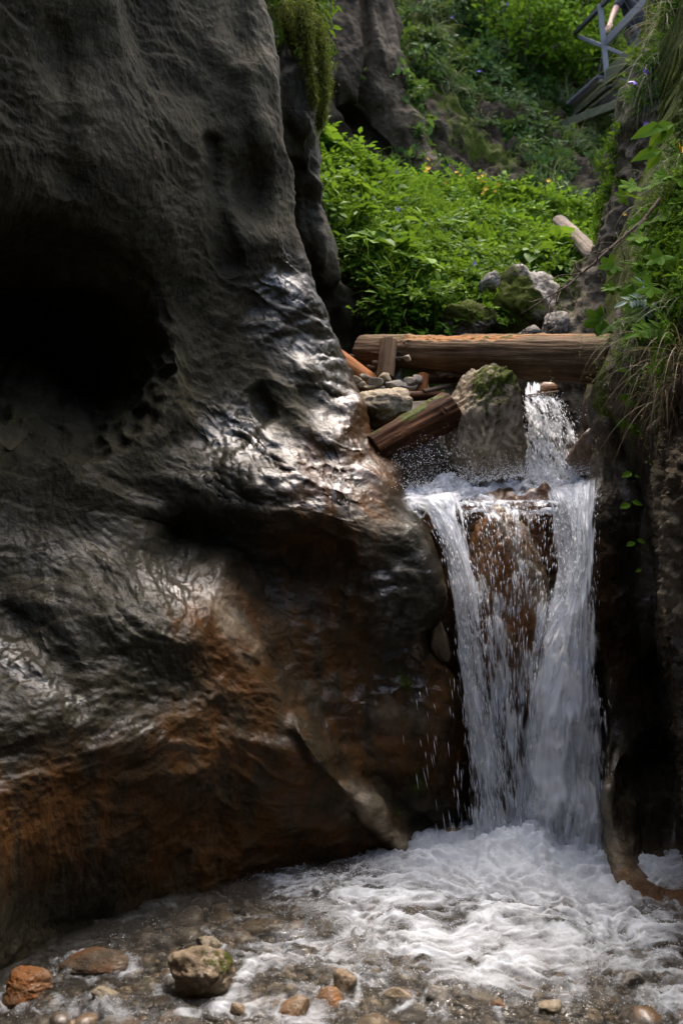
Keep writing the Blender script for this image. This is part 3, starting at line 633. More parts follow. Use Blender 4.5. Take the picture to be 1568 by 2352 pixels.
# ---------------------------------------------------------------- the log and the driftwood heap
def logmesh(A, B, rA, rB, seed, nl=260, na=96, rawf=None, knots=0, ecc=1., amp=1.):
    """a trunk along local x, returned in local coordinates with its frame"""
    A = np.asarray(A, float); B = np.asarray(B, float); L = np.linalg.norm(B-A)
    x = np.linspace(0, 1, nl); a = np.linspace(0, 2*np.pi, na, endpoint=False)
    X, T = np.meshgrid(x, a, indexing='ij')
    r = rA+(rB-rA)*X
    Q = np.stack([X*L*1.1, np.cos(T)*1.3, np.sin(T)*1.3], -1)+seed
    d = .05*fbm(Q*.9, 3)+amp*.022*ridged(np.stack([X*L*1.2, np.cos(T)*9, np.sin(T)*9], -1)+seed, 3)+.012*fbm(np.stack([X*L*6, np.cos(T)*6, np.sin(T)*6], -1), 3)
    raw = 0*X
    if rawf is not None:
        raw, dd = rawf(X, T); d = d+dd
    rs = np.random.RandomState(seed)
    for k in range(knots):
        kx, ka = rs.uniform(.05, .95), rs.uniform(.2, 3.)
        g = np.exp(-(((X-kx)*L/.02)**2+((np.angle(np.exp(1j*(T-ka))))*rA/.02)**2)); d = d+.10*g-.16*np.exp(-(((X-kx)*L/.008)**2+((np.angle(np.exp(1j*(T-ka))))*rA/.008)**2))
    R = r*(1+d)
    V = np.stack([X*L, R*np.cos(T), R*np.sin(T)*ecc], -1)
    n0 = nl*na
    ends = []; F = [gridF(nl, na, 0, True)[:, ::-1]]
    Vs = [V.reshape(-1, 3)]; rw = [raw.ravel()]; off = n0
    for e, row in ((0, V[0]), (1, V[-1])):
        c = row.mean(0); rings = []
        for s in (.97, .75, .5, .25, .03):
            p = c+(row-c)*s; p[:, 0] += (-1 if e == 0 else 1)*rA*(.05*(1-s)+.03*pn(p*30)); rings.append(p)
        Rg = np.concatenate(rings); idx = np.arange(na)+(0 if e == 0 else (nl-1)*na); prev = idx
        for k in range(5):
            cur = off+k*na+np.arange(na)
            f = np.stack([prev, np.roll(prev, -1), np.roll(cur, -1), cur], -1); F.append(f if e == 0 else f[:, ::-1]); prev = cur
        Vs.append(Rg); rw.append(np.full(len(Rg), .35)); off += len(Rg)
    V = np.concatenate(Vs)
    t = (B-A)/L; up = np.array([0, 0, 1.]); s = np.cross(up, t); s /= np.linalg.norm(s); w = np.cross(t, s)
    return V, F, np.concatenate(rw), np.stack([t, s, w], 1), A, L
def log_obj(name, label, cat, A, B, rA, rB, seed, mat, group=None, moss=0., **k):
    V, F, raw, R, O, L = logmesh(A, B, rA, rB, seed, **k)
    ms = np.clip(moss*sstep(V[:, 2]/rA, .1, 1)*(1+fbm(V*8, 3)), 0, 1)
    o = mesh(name, V, F, mat, None, {'raw': raw, 'moss': ms})
    mw = Matrix(R.tolist()).to_4x4(); mw.translation = Vector(O); o.matrix_world = mw
    return tag(o, label, cat, group)
def rawtop(X, T):
    da = np.angle(np.exp(1j*(T-1.95)))                      # the split strip near the top, facing the camera
    jag = .12*pn(np.stack([X*9, X*0, X*0], -1))+.16*pn(np.stack([X*26, X*0+3, X*0], -1))
    lenm = sstep(X, .20, .25)*sstep(X, .72, .60)
    g = sstep(np.abs(da-.2*(X-.4)), .55+jag, .30+jag)*lenm
    g2 = sstep(np.abs(da+.15), .4+jag, .2+jag)*sstep(X, .62, .66)*sstep(X, 1.0, .9)*.45
    chip = -.17*g-.05*g2+.12*g*np.abs(pn(np.stack([X*40, T*7, X*0], -1)))
    lip = .10*np.exp(-((X-.215)/.012)**2)*np.exp(-((da)/.5)**2)+.08*np.exp(-((X-.55)/.012)**2)*np.exp(-((da-.1)/.4)**2)
    return np.clip(g*1.1+g2, 0, 1), chip+lip
log_obj('fallen_log', 'thick weathered log with a split orange strip lying across the stream', 'log', P(836,808,6.0), P(1413,825,4.86), .098, .121, 5, M['log'], moss=.34, rawf=rawtop, knots=14, amp=1.7)
log_obj('driftwood_board', 'dark wet squared timber slanting down from the mossy boulder into the spray', 'timber', P(858,1035,5.05), P(1035,942,5.15), .095, .115, 8, M['board'], moss=.55, na=64, nl=160, ecc=.8, amp=4., knots=5)
log_obj('rotten_log', 'short orange-brown rotten log against the left wall', 'log', P(745,820,5.55), P(868,900,5.75), .085, .07, 13, M['rotten'], na=48, nl=90, amp=1.6)
log_obj('stump_post', 'short broken post standing upright in front of the log', 'post', P(884,868,5.62), P(893,785,5.72), .045, .05, 14, M['log'], na=32, nl=60, amp=2.4)
log_obj('driftwood_stick', 'flat dark stick lying across the gap behind the slanting timber', 'stick', P(890,912,5.35), P(1015,908,5.45), .03, .022, 15, M['board'], na=24, nl=60, amp=2.)
log_obj('driftwood_stick', 'dark branch with pebbles on it running to the mossy boulder', 'stick', P(968,870,5.55), P(1075,868,5.6), .028, .03, 16, M['board'], na=24, nl=60, amp=2.)
log_obj('driftwood_stick', 'grey smooth stick lying below the pebbles', 'stick', P(972,900,5.4), P(1035,885,5.5), .014, .012, 17, M['twig'], na=16, nl=40)
log_obj('bark_slab', 'ribbed orange piece of bark standing beside the pebble heap', 'bark', P(968,905,5.5), P(972,862,5.55), .028, .03, 18, M['rotten'], na=24, nl=40, amp=3.)
log_obj('bleached_log', 'bleached trunk lying among the herbs on the right of the bank', 'log', P(1284,505,9.1), P(1382,606,8.2), .06, .085, 19, M['bleached'], na=48, nl=100, amp=4., knots=6, ecc=.7)
log_obj('driftwood_stick', 'thin stick lying on the stones in the gap of the upper fall', 'stick', P(1205,912,5.62), P(1282,900,5.7), .012, .009, 20, M['twig'], na=12, nl=40)
# tangle of dead twigs
rs = np.random.RandomState(4)
def twigline(a, b, n, wob, seed):
    a = np.asarray(a); b = np.asarray(b); t = np.linspace(0, 1, n)[:, None]
    q = a+(b-a)*t; L = np.linalg.norm(b-a)
    return q+wob*L*np.stack([pn(np.stack([t[:, 0]*3, t[:, 0]*0+seed*3.3, t[:, 0]*0+k*7.7], -1)) for k in range(3)], -1)
for k in range(16):
    x, y = rs.uniform(775, 900), rs.uniform(808, 868); Y0 = rs.uniform(5.6, 5.9); an = rs.uniform(-.9, .5); ln = rs.uniform(30, 80)
    q = twigline(P(x, y, Y0), P(x+ln*math.cos(an), y-ln*math.sin(an)*.6, Y0+rs.uniform(-.15, .1)), 12, .22, k)
    V, F = tube(q, np.linspace(.011, .005, 12)*rs.uniform(.7, 1.5), 7)
    tag(mesh('dead_twig', V, F, M['twig'], None, {}, True, True), 'dead brown twig in the tangle of driftwood left of the standing post', 'twig', 'tangle of dead twigs')
for k, (x, y, x2, y2) in enumerate([(1010,862,1100,838),(1080,855,1098,822),(1090,862,1118,835),(1060,868,1095,848),(1095,850,1130,862),(1040,850,1048,822),(1048,822,1100,826)]):
    V, F = tube(twigline(P(x, y, 5.45), P(x2, y2, 5.4), 10, .2, k+40), np.linspace(.006, .003, 10), 6)
    tag(mesh('dead_twig', V, F, M['twig'], None, {}, True, True), 'dead twig with dry curled leaves on top of the mossy boulder', 'twig', 'twigs on the mossy boulder')
# pebbles caught on the driftwood
pb = [(818,872,22,14),(838,866,20,12),(862,878,30,16),(884,868,26,20),(905,884,34,18),(828,884,20,12),(850,890,30,12),(945,876,30,16),(925,888,26,14),(946,892,26,18),(800,878,16,10),(934,822,16,12),(1012,856,24,14),(1034,854,22,20),(1056,856,26,16),(1080,866,30,10),(958,872,20,18),(872,896,24,12)]
for k, (x, y, w, h) in enumerate(pb):
    boulder('pebble', 'small pale pebble in the heap caught behind the slanting timber' if y > 860 and x < 990 else 'small pale pebble lying on the dark branch beside the mossy boulder' if x > 990 else 'small grey pebble resting against the log', 'pebble', (x-w*.62, y-h*.7, x+w*.62, y+h*.7), 5.5 if y > 870 else 5.55, M['grey' if k % 3 else 'tan'], 200+k, .9, 4, 9, k*1.3, rs.uniform(-.4, .4), 0, .15+.5*(k % 2), 0, 0, group='pebbles on the driftwood', soft=6, rough=.5)

# ---------------------------------------------------------------- gravel of the stream bed
def pebbles(name, cx, cy, cz, size, mat, seed, sub=2):
    rs = np.random.RandomState(seed); D, F = ICO[sub]; N = len(cx)
    sh = rs.uniform(.65, 1.3, (N, 1, 3))*np.array([1.1, 1, .62])
    ph = rs.uniform(0, 50, (N, 1, 3))
    T = D[None]*(1+.28*pn(D[None]*1.3+ph)+.12*pn(D[None]*3.1+ph))[..., None]*sh*size[:, None, None]
    yaw = rs.uniform(0, 6.28, N); c, s = np.cos(yaw)[:, None], np.sin(yaw)[:, None]
    T = np.stack([T[..., 0]*c-T[..., 1]*s, T[..., 0]*s+T[..., 1]*c, T[..., 2]+T[..., 0]*rs.uniform(-.3, .3, (N, 1))], -1)
    V = T+np.stack([cx, cy, cz], -1)[:, None]
    FF = (F[None]+(np.arange(N)*len(D))[:, None, None]).reshape(-1, 3)
    rep = lambda a: np.repeat(a, len(D))
    return mesh(name, V, FF, mat, None, {'rnd': rep(rs.uniform(0, 1, N))})
m = NT('gravel'); r = m.attr('rnd'); co = m.obj(); n = m.noise(co, 60, 5, .6)
c = m.ramp(r, (0, (.022, .018, .014)), (.22, (.07, .055, .04)), (.4, (.15, .12, .085)), (.55, (.15, .09, .042)), (.68, (.075, .052, .032)), (.8, (.26, .20, .13)), (.9, (.20, .095, .03)), (1, (.42, .37, .29)))
c = m.mix(1., c, m.ramp(n, (.25, .55), (.75, 1.3)), 'MULTIPLY')
M['gravel'] = m.end(m.bsdf(Base_Color=c, Roughness=.3, Normal=m.bump(n, .006), Coat_Weight=.3, Coat_Roughness=.12))
rs = np.random.RandomState(5); N = 8500
cx = rs.uniform(-1.6, 2.2, N); cy = rs.uniform(2.3, 4.6, N); sz = np.clip(rs.lognormal(-4.35, .55, N), .005, .055)
q = np.stack([cx, cy, 0*cx], -1)
cz = -.085+.03*fbm(q*2.2, 3)+.01*fbm(q*9, 3)-.25*np.exp(-((cx-.9)**2+(cy-4.3)**2)/.35)+sz*.2+.055*sstep(cy, 3.5, 2.8)
tag(pebbles('gravel', cx, cy, cz, sz, M['gravel'], 6), 'wet mixed gravel on the bed of the shallow pool', 'gravel', kind='stuff')
# ---------------------------------------------------------------- water
m = NT('stream_water'); co = m.obj(); f = m.attr('foam')
n1 = m.noise(co, 7, 6, .6, .6); n2 = m.noise(m.obj((1, 1.5, 1)), 30, 4, .6, 1.)
nb = m.bump(n1, .03); nb = m.bump(n2, .022, 1., nb); nb = m.bump(m.noise(co, 90, 3, .6, .5), .004, 1., nb)
fr = m.n('ShaderNodeFresnel'); fr.inputs['IOR'].default_value = 1.33; m.put(fr.inputs['Normal'], nb)
gl = m.n('ShaderNodeBsdfGlossy'); gl.inputs['Roughness'].default_value = .05; m.put(gl.inputs['Normal'], nb)
tr = m.n('ShaderNodeBsdfTransparent'); tr.inputs[0].default_value = (.74, .72, .64, 1)
milk = m.bsdf(Base_Color=(.40, .36, .29), Roughness=.35, Normal=nb)
ww = m.mixs(m.math('MULTIPLY', fr.outputs[0], 1.0, clamp=True), m.mixs(.07, tr.outputs[0], milk), gl.outputs[0])
foamn = m.noise(co, 55, 5, .65, .8)
fb = m.bump(foamn, .005); fb = m.bump(n1, .012, 1., fb)
fm = m.bsdf(Base_Color=(.76, .81, .87), Roughness=.6, Normal=fb)
tl = m.n('ShaderNodeBsdfTranslucent'); tl.inputs[0].default_value = (.85, .88, .9, 1)
fm = m.mixs(.3, fm, tl.outputs[0])
fa = m.math('ADD', f, m.math('MULTIPLY', m.math('SUBTRACT', foamn, .5), .6))
fa = m.ramp(m.math('MULTIPLY', fa, m.math('GREATER_THAN', f, .01)), (.10, 0), (1.05, .96))
M['water'] = m.end(m.mixs(fa, ww, fm))

m = NT('white_water'); a = m.attr('alpha')
p = m.bsdf(Base_Color=(.86, .89, .93), Roughness=.32)
tl = m.n('ShaderNodeBsdfTranslucent'); tl.inputs[0].default_value = (.86, .9, .95, 1)
tr = m.n('ShaderNodeBsdfTransparent')
M['white_water'] = m.end(m.mixs(a, tr.outputs[0], m.mixs(.4, p, tl.outputs[0])))
m = NT('water_drops'); p = m.bsdf(Base_Color=(.88, .91, .95), Roughness=.2)
tl = m.n('ShaderNodeBsdfTranslucent'); tl.inputs[0].default_value = (.88, .91, .95, 1)
M['drops'] = m.end(m.mixs(.4, p, tl.outputs[0]))

# the pool
IMP = [(1150,1945), (1290,1985)]
xs = np.linspace(-2.2, 2.6, 760); ys = np.linspace(1.9, 4.95, 560)
X, Y = np.meshgrid(xs, ys)
ppx = 784+X/Y/KX*784; ppy = 1176+1176*(CAM_H/(Y*KY))
Q = np.stack([X, Y, 0*X], -1)
ix, iy = P(1240, 1975, pool_y(1975))[:2]
dx, dy = X-ix, Y-iy
warp = np.stack([fbm(Q*2.2+5, 3), fbm(Q*2.2+15, 3), 0*X], -1)
d = np.hypot(dx*.92, dy*1.25)
core = sstep(d+.16*fbm(Q*3., 4), .95, .12)
swirl = .6*fbm(Q*np.array([5., 8., 1.])+warp*1.2, 5, .65)+.55*fbm(Q*np.array([16., 24., 1.])+warp*2, 4, .6)
web = 1-np.abs(fbm(Q*np.array([4.5, 7.5, 1.])+warp*1.3+8, 4))*3.2
FOAM = brush(ppx, ppy, [(960,1990),(1240,2000),(1400,2010),(1480,2120)], 260)
field = np.maximum.reduce([brush(ppx, ppy, [(860,2075),(1020,2060),(1250,2110),(1450,2130)], 205), brush(ppx, ppy, [(960,2170),(1200,2210)], 120), brush(ppx, ppy, [(1290,2180),(1300,2270)], 80)*.75, brush(ppx, ppy, [(1480,2180),(1568,2300)], 150)*.75, brush(ppx, ppy, [(640,2030),(760,2060),(900,2020)], 90)*.62, brush(ppx, ppy, [(540,2330),(720,2330)], 70)*.6,
     brush(ppx, ppy, [(560,2210),(700,2170),(860,2230)], 70)*.65, brush(ppx, ppy, [(500,2320),(560,2240)], 40)*.8, brush(ppx, ppy, [(60,2300),(420,2340)], 60)*.35])
foam = np.clip(np.maximum(core*1.25+.25*swirl*core, field*(.50+.85*swirl)+.28*field*np.clip(web, -.3, 1)), 0, 1.2)
stk = .40*sstep(fbm(Q*np.array([9., 13., 1.])+warp*2.2+30, 4, .62), .05, .5)*sstep(ppy, 2010, 2120)
foam = np.maximum(foam, stk*np.clip(.45+.8*fbm(Q*2.+60, 2), .05, 1)*(.45+.55*sstep(ppx+.6*(2200-ppy), 250, 800)))
for x0, y0, x1, y1 in STONES:
    ex = np.hypot((ppx-(x0+x1)/2)/(.62*(x1-x0)), (ppy-(y1-.18*(y1-y0)))/(.42*(y1-y0)+4))
    foam = np.maximum(foam, .42*np.exp(-((ex-.95)/.22)**2)*(.5+1.2*fbm(Q*14, 3)))
    foam = np.maximum(foam, .30*np.exp(-((ppx-(x0+x1)/2-.35*(ppy-y1))/(.5*(x1-x0)))**2)*sstep(ppy, y1-6, y1+4)*sstep(ppy, y1+60, y1)*(.4+1.4*fbm(Q*np.array([14., 6., 1.]), 3)))
foam = np.maximum(foam, .9*sstep(d+.1*fbm(Q*6, 3), .62, .25))
Z = .018*fbm(Q*3.2+warp, 3)+.026*np.abs(fbm(Q*np.array([7, 10, 1.])+warp*2, 3))+.008*fbm(Q*24+warp*3, 3)-.008
Z = Z+core*(.02+.045*np.abs(fbm(Q*5+warp, 3))+.012*np.abs(fbm(Q*15, 2))+.006*fbm(Q*40, 2))+.16*np.exp(-(d/.30)**2)*(.7+.6*fbm(Q*7, 4))+foam*(.010+.005*fbm(Q*20, 3))
V = np.stack([X, Y, Z], -1)
tag(mesh('water', V, gridF(*X.shape), M['water'], None, {'foam': foam}), kind='structure')

# sheets and strings of falling water
def curve3(pts, n):
    p = np.array([P(*q) for q in pts]); s = np.linspace(0, 1, len(p)); t = np.linspace(0, 1, n)
    q = np.stack([np.interp(t, s, p[:, k]) for k in range(3)], -1)
    k = max(1, n//(len(p)*2)); pad = np.concatenate([np.repeat(q[:1], k, 0), q, np.repeat(q[-1:], k, 0)])
    ker = np.ones(2*k+1)/(2*k+1)
    return np.stack([np.convolve(pad[:, i], ker, 'valid') for i in range(3)], -1)
class Fall:
    """a body of falling water made of several ragged sheets one behind the other"""
    def __init__(s): s.mb = MB()
    def sheet(s, L, R, nt, nc, off, bulge, seed, dens, fs=15., ft=2.6, edge=.22, fadein=.04, fadeout=.03, rough=.03, prof=None):
        A = curve3(L, nt); B = curve3(R, nt); t = np.linspace(0, 1, nt); c = np.linspace(0, 1, nc)
        T, C = np.meshgrid(t, c, indexing='ij')
        V = A[:, None]+(B-A)[:, None]*C[..., None]
        wdt = np.linalg.norm(B-A, axis=1).mean(); ln = np.linalg.norm(np.diff(A, axis=0), axis=1).sum()
        q = np.stack([C*wdt*fs, T*ln*ft, 0*C+seed*3.7], -1)
        q = q+.5*np.stack([pn(q*.4+3), 0*C, 0*C], -1)
        n = fbm(q, 4, .55); big = fbm(np.stack([C*wdt*9, T*ln*3.6, 0*C+seed], -1), 3)
        fine = fbm(q*np.array([3.2, 2.2, 1]), 3)
        V[..., 1] += off-bulge*(1-(2*C-1)**2)+rough*(1.6*big+n)
        V[..., 0] += .012*big
        dd = dens if prof is None else dens+prof(T, C)
        e = sstep(np.minimum(C, 1-C)+.24*n+.16*big+.10*fine, 0, edge)
        al = sstep(dd+.7*n+1.25*big+.5*fine, .10, 1.0)*e*sstep(T, 0, fadein+1e-4)*sstep(1-T, 0, fadeout+1e-4)
        s.mb.add(V, gridF(nt, nc), alpha=np.clip(al*.93, 0, 1))
    def build(s, name, mat): return s.mb.build(name, mat)
D8 = np.array([[0, 0, 1.], [1, 0, .1], [-.5, .87, .1], [-.5, -.87, .1], [0, 0, -1.2]])
DF = np.array([[0, 1, 2], [0, 2, 3], [0, 3, 1], [4, 2, 1], [4, 3, 2], [4, 1, 3]])
def drops(mb, pos, vel, rad, ln):
    """stretched drops: pos (N,3), direction of travel vel (N,3)"""
    N = len(pos); R = frames(vel, np.zeros(N))
    T = D8[None]*np.stack([rad, rad, ln], -1)[:, None]
    V = np.einsum('nij,nkj->nki', R, T)+pos[:, None, :]
    mb.add(V.reshape(-1, 3), (DF[None]+(np.arange(N)*5)[:, None, None]).reshape(-1, 3))
def stream_drops(mb, L, R, N, seed, y0, y1, spread=.02, rad=(.0015, .004), ln=(.008, .03), cpow=1., tlo=0., thi=1., clump=1.):
    rs = np.random.RandomState(seed); A = curve3(L, 100); B = curve3(R, 100)
    t = tlo+(thi-tlo)*rs.uniform(0, 1, int(N*2.2)); c = rs.uniform(0, 1, len(t)); c = .5+.5*np.sign(c-.5)*np.abs(2*c-1)**cpow
    nn = fbm(np.stack([c*9, t*7, t*0+seed], -1), 3)
    keep = rs.uniform(-.5, .5, len(t)) < nn*clump*1.4; t = t[keep][:N]; c = c[keep][:N]; N = len(t)
    i = np.clip((t*99).astype(int), 0, 98)
    pos = A[i]+(B[i]-A[i])*c[:, None]+rs.normal(size=(N, 3))*np.array([spread, .4*spread, spread])
    pos[:, 1] += rs.uniform(y0, y1, N)
    d = (A[i]-A[i+1])*(1-c[:, None])+(B[i]-B[i+1])*c[:, None]; d = d/(np.linalg.norm(d, axis=1)[:, None]+1e-9)+rs.normal(size=(N, 3))*.07
    drops(mb, pos, d, rs.uniform(*rad, N), rs.uniform(*ln, N)*(.5+t))
# main fall on the right
ML = [(1258,1110,4.75),(1282,1200,4.6),(1290,1320,4.48),(1250,1420,4.42),(1222,1520,4.38),(1208,1650,4.36),(1200,1800,4.34),(1198,1900,4.33),(1200,1975,4.32)]
MR = [(1368,1085,4.75),(1352,1170,4.55),(1342,1300,4.42),(1350,1420,4.36),(1364,1540,4.33),(1374,1650,4.31),(1378,1780,4.30),(1372,1900,4.28),(1366,1990,4.26)]
fa = Fall()
gap = lambda T, C: -.75*sstep(C, .55, .2)*sstep(T, .02, .10)*sstep(T, .36, .24)+.25*sstep(C, .4, .8)
for k, (off, dn) in enumerate([(.10,1.1),(.05,.85),(.0,.62),(-.05,.40),(-.10,.22),(-.14,.05)]):
    fa.sheet(ML, MR, 420, 120, off, .07, 30+k, dn, prof=gap)
o = fa.build('waterfall', M['white_water']); tag(o, 'main white fall pouring down beside the dark right wall', 'waterfall', kind='structure')
# thin fall on the left
LL = [(925,1140,4.78),(975,1165,4.7),(1016,1250,4.58),(1040,1340,4.5),(1052,1450,4.46),(1058,1560,4.42),(1076,1680,4.4),(1088,1800,4.38),(1092,1900,4.36),(1085,1955,4.34)]
LR = [(1050,1120,4.78),(1060,1165,4.66),(1068,1250,4.54),(1088,1340,4.46),(1102,1450,4.42),(1112,1560,4.40),(1140,1680,4.38),(1165,1800,4.36),(1190,1900,4.34),(1205,1965,4.32)]
fa = Fall()
for k, (off, dn) in enumerate([(.06,1.0),(.02,.7),(-.03,.42),(-.06,.15)]):
    fa.sheet(LL, LR, 420, 80, off, .05, 50+k, dn, prof=lambda T, C: -.5*sstep(T, .35, .6)*sstep(C, .25, .7)-.12*sstep(T, .3, .5))
o = fa.build('waterfall', M['white_water']); tag(o, 'narrow stream of white water on the left of the brown boulder', 'waterfall', kind='structure')
# veil over the rock between the two
VL = [(1040,1140,4.55),(1070,1200,4.36),(1092,1340,4.33),(1110,1500,4.34),(1125,1700,4.34),(1150,1950,4.32)]
VR = [(1290,1140,4.6),(1280,1200,4.38),(1275,1340,4.36),(1260,1500,4.34),(1240,1700,4.33),(1230,1950,4.30)]
fa = Fall()
for k, (off, dn) in enumerate([(.03,-.12),(-.02,-.26)]):
    fa.sheet(VL, VR, 420, 160, off, .02, 70+k, dn, fs=40, ft=6., prof=lambda T, C: .55*sstep(T, .10, .02)-.12*sstep(T, .06, .2)*sstep(T, .55, .3)+.50*sstep(T, .35, .8))
o = fa.build('waterfall', M['white_water']); tag(o, 'thin veil of water over the brown boulder between the two falls', 'waterfall', kind='structure')
# upper fall under the log
UL = [(1203,905,5.55),(1204,940,5.35),(1206,1000,5.22),(1205,1060,5.14),(1200,1110,5.08)]
UR = [(1282,912,5.55),(1296,945,5.35),(1315,1000,5.22),(1340,1060,5.14),(1372,1110,5.05)]
fa = Fall()
for k, (off, dn) in enumerate([(.04,.30),(.0,.22),(-.04,.12)]):
    fa.sheet(UL, UR, 240, 110, off, .03, 90+k, dn, fs=24, ft=7., prof=lambda T, C: .35*sstep(T, .6, 1.)-.35*sstep(C, .75, 1.)*sstep(T, .8, .3)-.2*sstep(T, .3, 0))
fa.sheet([(1205,872,6.0),(1206,900,5.75),(1206,915,5.6)], [(1240,872,6.0),(1250,900,5.75),(1262,915,5.6)], 60, 50, 0, .02, 96, .5)
o = fa.build('waterfall', M['white_water']); tag(o, 'small upper fall dropping under the log beside the mossy boulder', 'waterfall', kind='structure')
# froth on the step between upper and lower falls: a heap of lumps
rows_ = 150; cols_ = 260
tt = np.linspace(0, 1, rows_); cc = np.linspace(0, 1, cols_)
T, C = np.meshgrid(tt, cc, indexing='ij')
fx = 915+(1395-915)*C; top = np.interp(C, [0, .15, .3, .5, .62, .75, .9, 1], [1135, 1100, 1090, 1098, 1090, 1078, 1085, 1095]); bot = np.interp(C, [0, .1, .25, .45, .7, .82, 1], [1150, 1188, 1192, 1182, 1190, 1196, 1188])
fy = top+(bot-top)*T; fY = 5.15-.48*T**.8+.06*np.sin(C*3)
V = PA(fx, fy, fY); Q = V*1.
nn = fbm(Q*6, 4); n2 = fbm(Q*18, 3)
V[..., 2] += .045*np.abs(nn)+.022*n2; V[..., 1] -= .05*nn
al = sstep(.75+.6*nn+.5*n2, .2, .9)*sstep(np.minimum(C, 1-C)+.05*nn, 0, .05)*sstep(T+.2*nn, 0., .16)*sstep(1-T+.5*nn+.35*n2, 0.05, .42)
mb = MB(); mb.add(V, gridF(rows_, cols_), alpha=al*.95)
V2 = V.copy(); V2[..., 1] -= .06; V2[..., 2] += .03*fbm(Q*9+4, 3)-.012
al2 = sstep(.35+.9*fbm(Q*11+9, 4), .2, .9)*sstep(np.minimum(C, 1-C), 0, .08)*sstep(T, 0, .2)*sstep(1-T, 0, .3)
mb.add(V2, gridF(rows_, cols_), alpha=al2*.9)
o = mb.build('froth', M['white_water']); tag(o, 'white froth on the rock step below the upper fall', 'froth', kind='stuff')
# flying drops
mb = MB()
stream_drops(mb, ML, MR, 4200, 1, -.13, .04, .020, (.0008, .0024), (.006, .030), 1.15, .05)
stream_drops(mb, LL, LR, 2000, 2, -.10, .03, .016, (.0008, .0022), (.006, .028), 1.1, .1)
stream_drops(mb, VL, VR, 1100, 3, -.09, .02, .012, (.0008, .0020), (.006, .026), 1., .03)
stream_drops(mb, UL, UR, 1800, 4, -.08, .02, .014, (.0009, .0026), (.006, .022), 1.)
stream_drops(mb, [(930,1560,4.5),(960,1800,4.4),(985,1940,4.38)], [(1060,1560,4.4),(1090,1800,4.34),(1100,1940,4.32)], 60, 5, -.1, .05, .03, (.0009, .0026), (.015, .05), 1.)
rs = np.random.RandomState(8)
def spray(N, c0, c1, Y0, Y1, seed, rad, spread, up, ln):
    rs = np.random.RandomState(seed); t = rs.uniform(0, 1, N)
    px = c0[0]+(c1[0]-c0[0])*t; py = c0[1]+(c1[1]-c0[1])*t
    h = np.abs(rs.normal(0, 1, N))
    pos = PA(px+rs.normal(0, spread, N), py-h*up, rs.uniform(Y0, Y1, N))
    v = rs.normal(size=(N, 3))*np.array([1, .4, 1])+np.array([-.5, 0, .4])
    drops(mb, pos, v, rs.uniform(*rad, N)/(1+.6*h), rs.uniform(*ln, N)/(1+.5*h))
spray(2600, (930,1130), (1200,1095), 4.7, 5.05, 1, (.0007, .0024), 24, 32, (.002, .007))
spray(1500, (1180,1095), (1380,1090), 4.75, 5.1, 2, (.0007, .0025), 14, 18, (.002, .008))
spray(420, (890,1090), (1060,1040), 4.7, 5.0, 7, (.0008, .0022), 30, 34, (.002, .006))
spray(1500, (1080,1950), (1380,1985), 4.1, 4.4, 3, (.0009, .0032), 26, 26, (.002, .008))
spray(900, (900,2010), (1100,1960), 4.0, 4.4, 4, (.0008, .0024), 40, 16, (.002, .005))
spray(600, (620,2030), (920,2010), 4.0, 4.3, 5, (.001, .0026), 40, 14, (.002, .005))
def surface_drops(N, poly, seed, rad, h):
    rs = np.random.RandomState(seed); p = np.array(poly, float); lo, hi = p.min(0), p.max(0)
    x = rs.uniform(lo[0], hi[0], N*3); y = rs.uniform(lo[1], hi[1], N*3); k = inside(x, y, poly); x, y = x[k][:N], y[k][:N]
    Yp = CAM_H/((y-1176)/1176*KY); pos = PA(x, y, Yp)
    i = np.clip(((pos[:, 0]-xs[0])/(xs[-1]-xs[0])*(len(xs)-1)).round().astype(int), 0, len(xs)-1); j = np.clip(((pos[:, 1]-ys[0])/(ys[-1]-ys[0])*(len(ys)-1)).round().astype(int), 0, len(ys)-1)
    keep = rs.uniform(0, 1, len(i)) < .25+foam[j, i]; pos = pos[keep]; i = i[keep]; j = j[keep]
    pos[:, 2] = Z[j, i]+np.abs(rs.normal(0, h, len(pos)))
    drops(mb, pos, rs.normal(size=(len(pos), 3)), rs.uniform(*rad, len(pos)), rs.uniform(*rad, len(pos))*rs.uniform(1, 2.5, len(pos)))
surface_drops(5200, [(960,1950),(1360,1990),(1568,2120),(1568,2352),(1150,2300),(700,2230),(620,2030)], 11, (.0007, .0021), .006)
surface_drops(2600, [(620,2030),(900,2000),(1568,2200),(1568,2352),(0,2352),(0,2260),(340,2110)], 12, (.0006, .0014), .003)  # tiny white drops stand in for sparkle on the rippled water
spray(90, (1300,990), (1360,960), 5.0, 5.3, 6, (.0012, .0024), 20, 40, (.002, .004))
o = mb.build('spray', M['drops']); tag(o, 'drops and spray flying round the falls, and white sparkle drops on the pool', 'spray', kind='stuff')
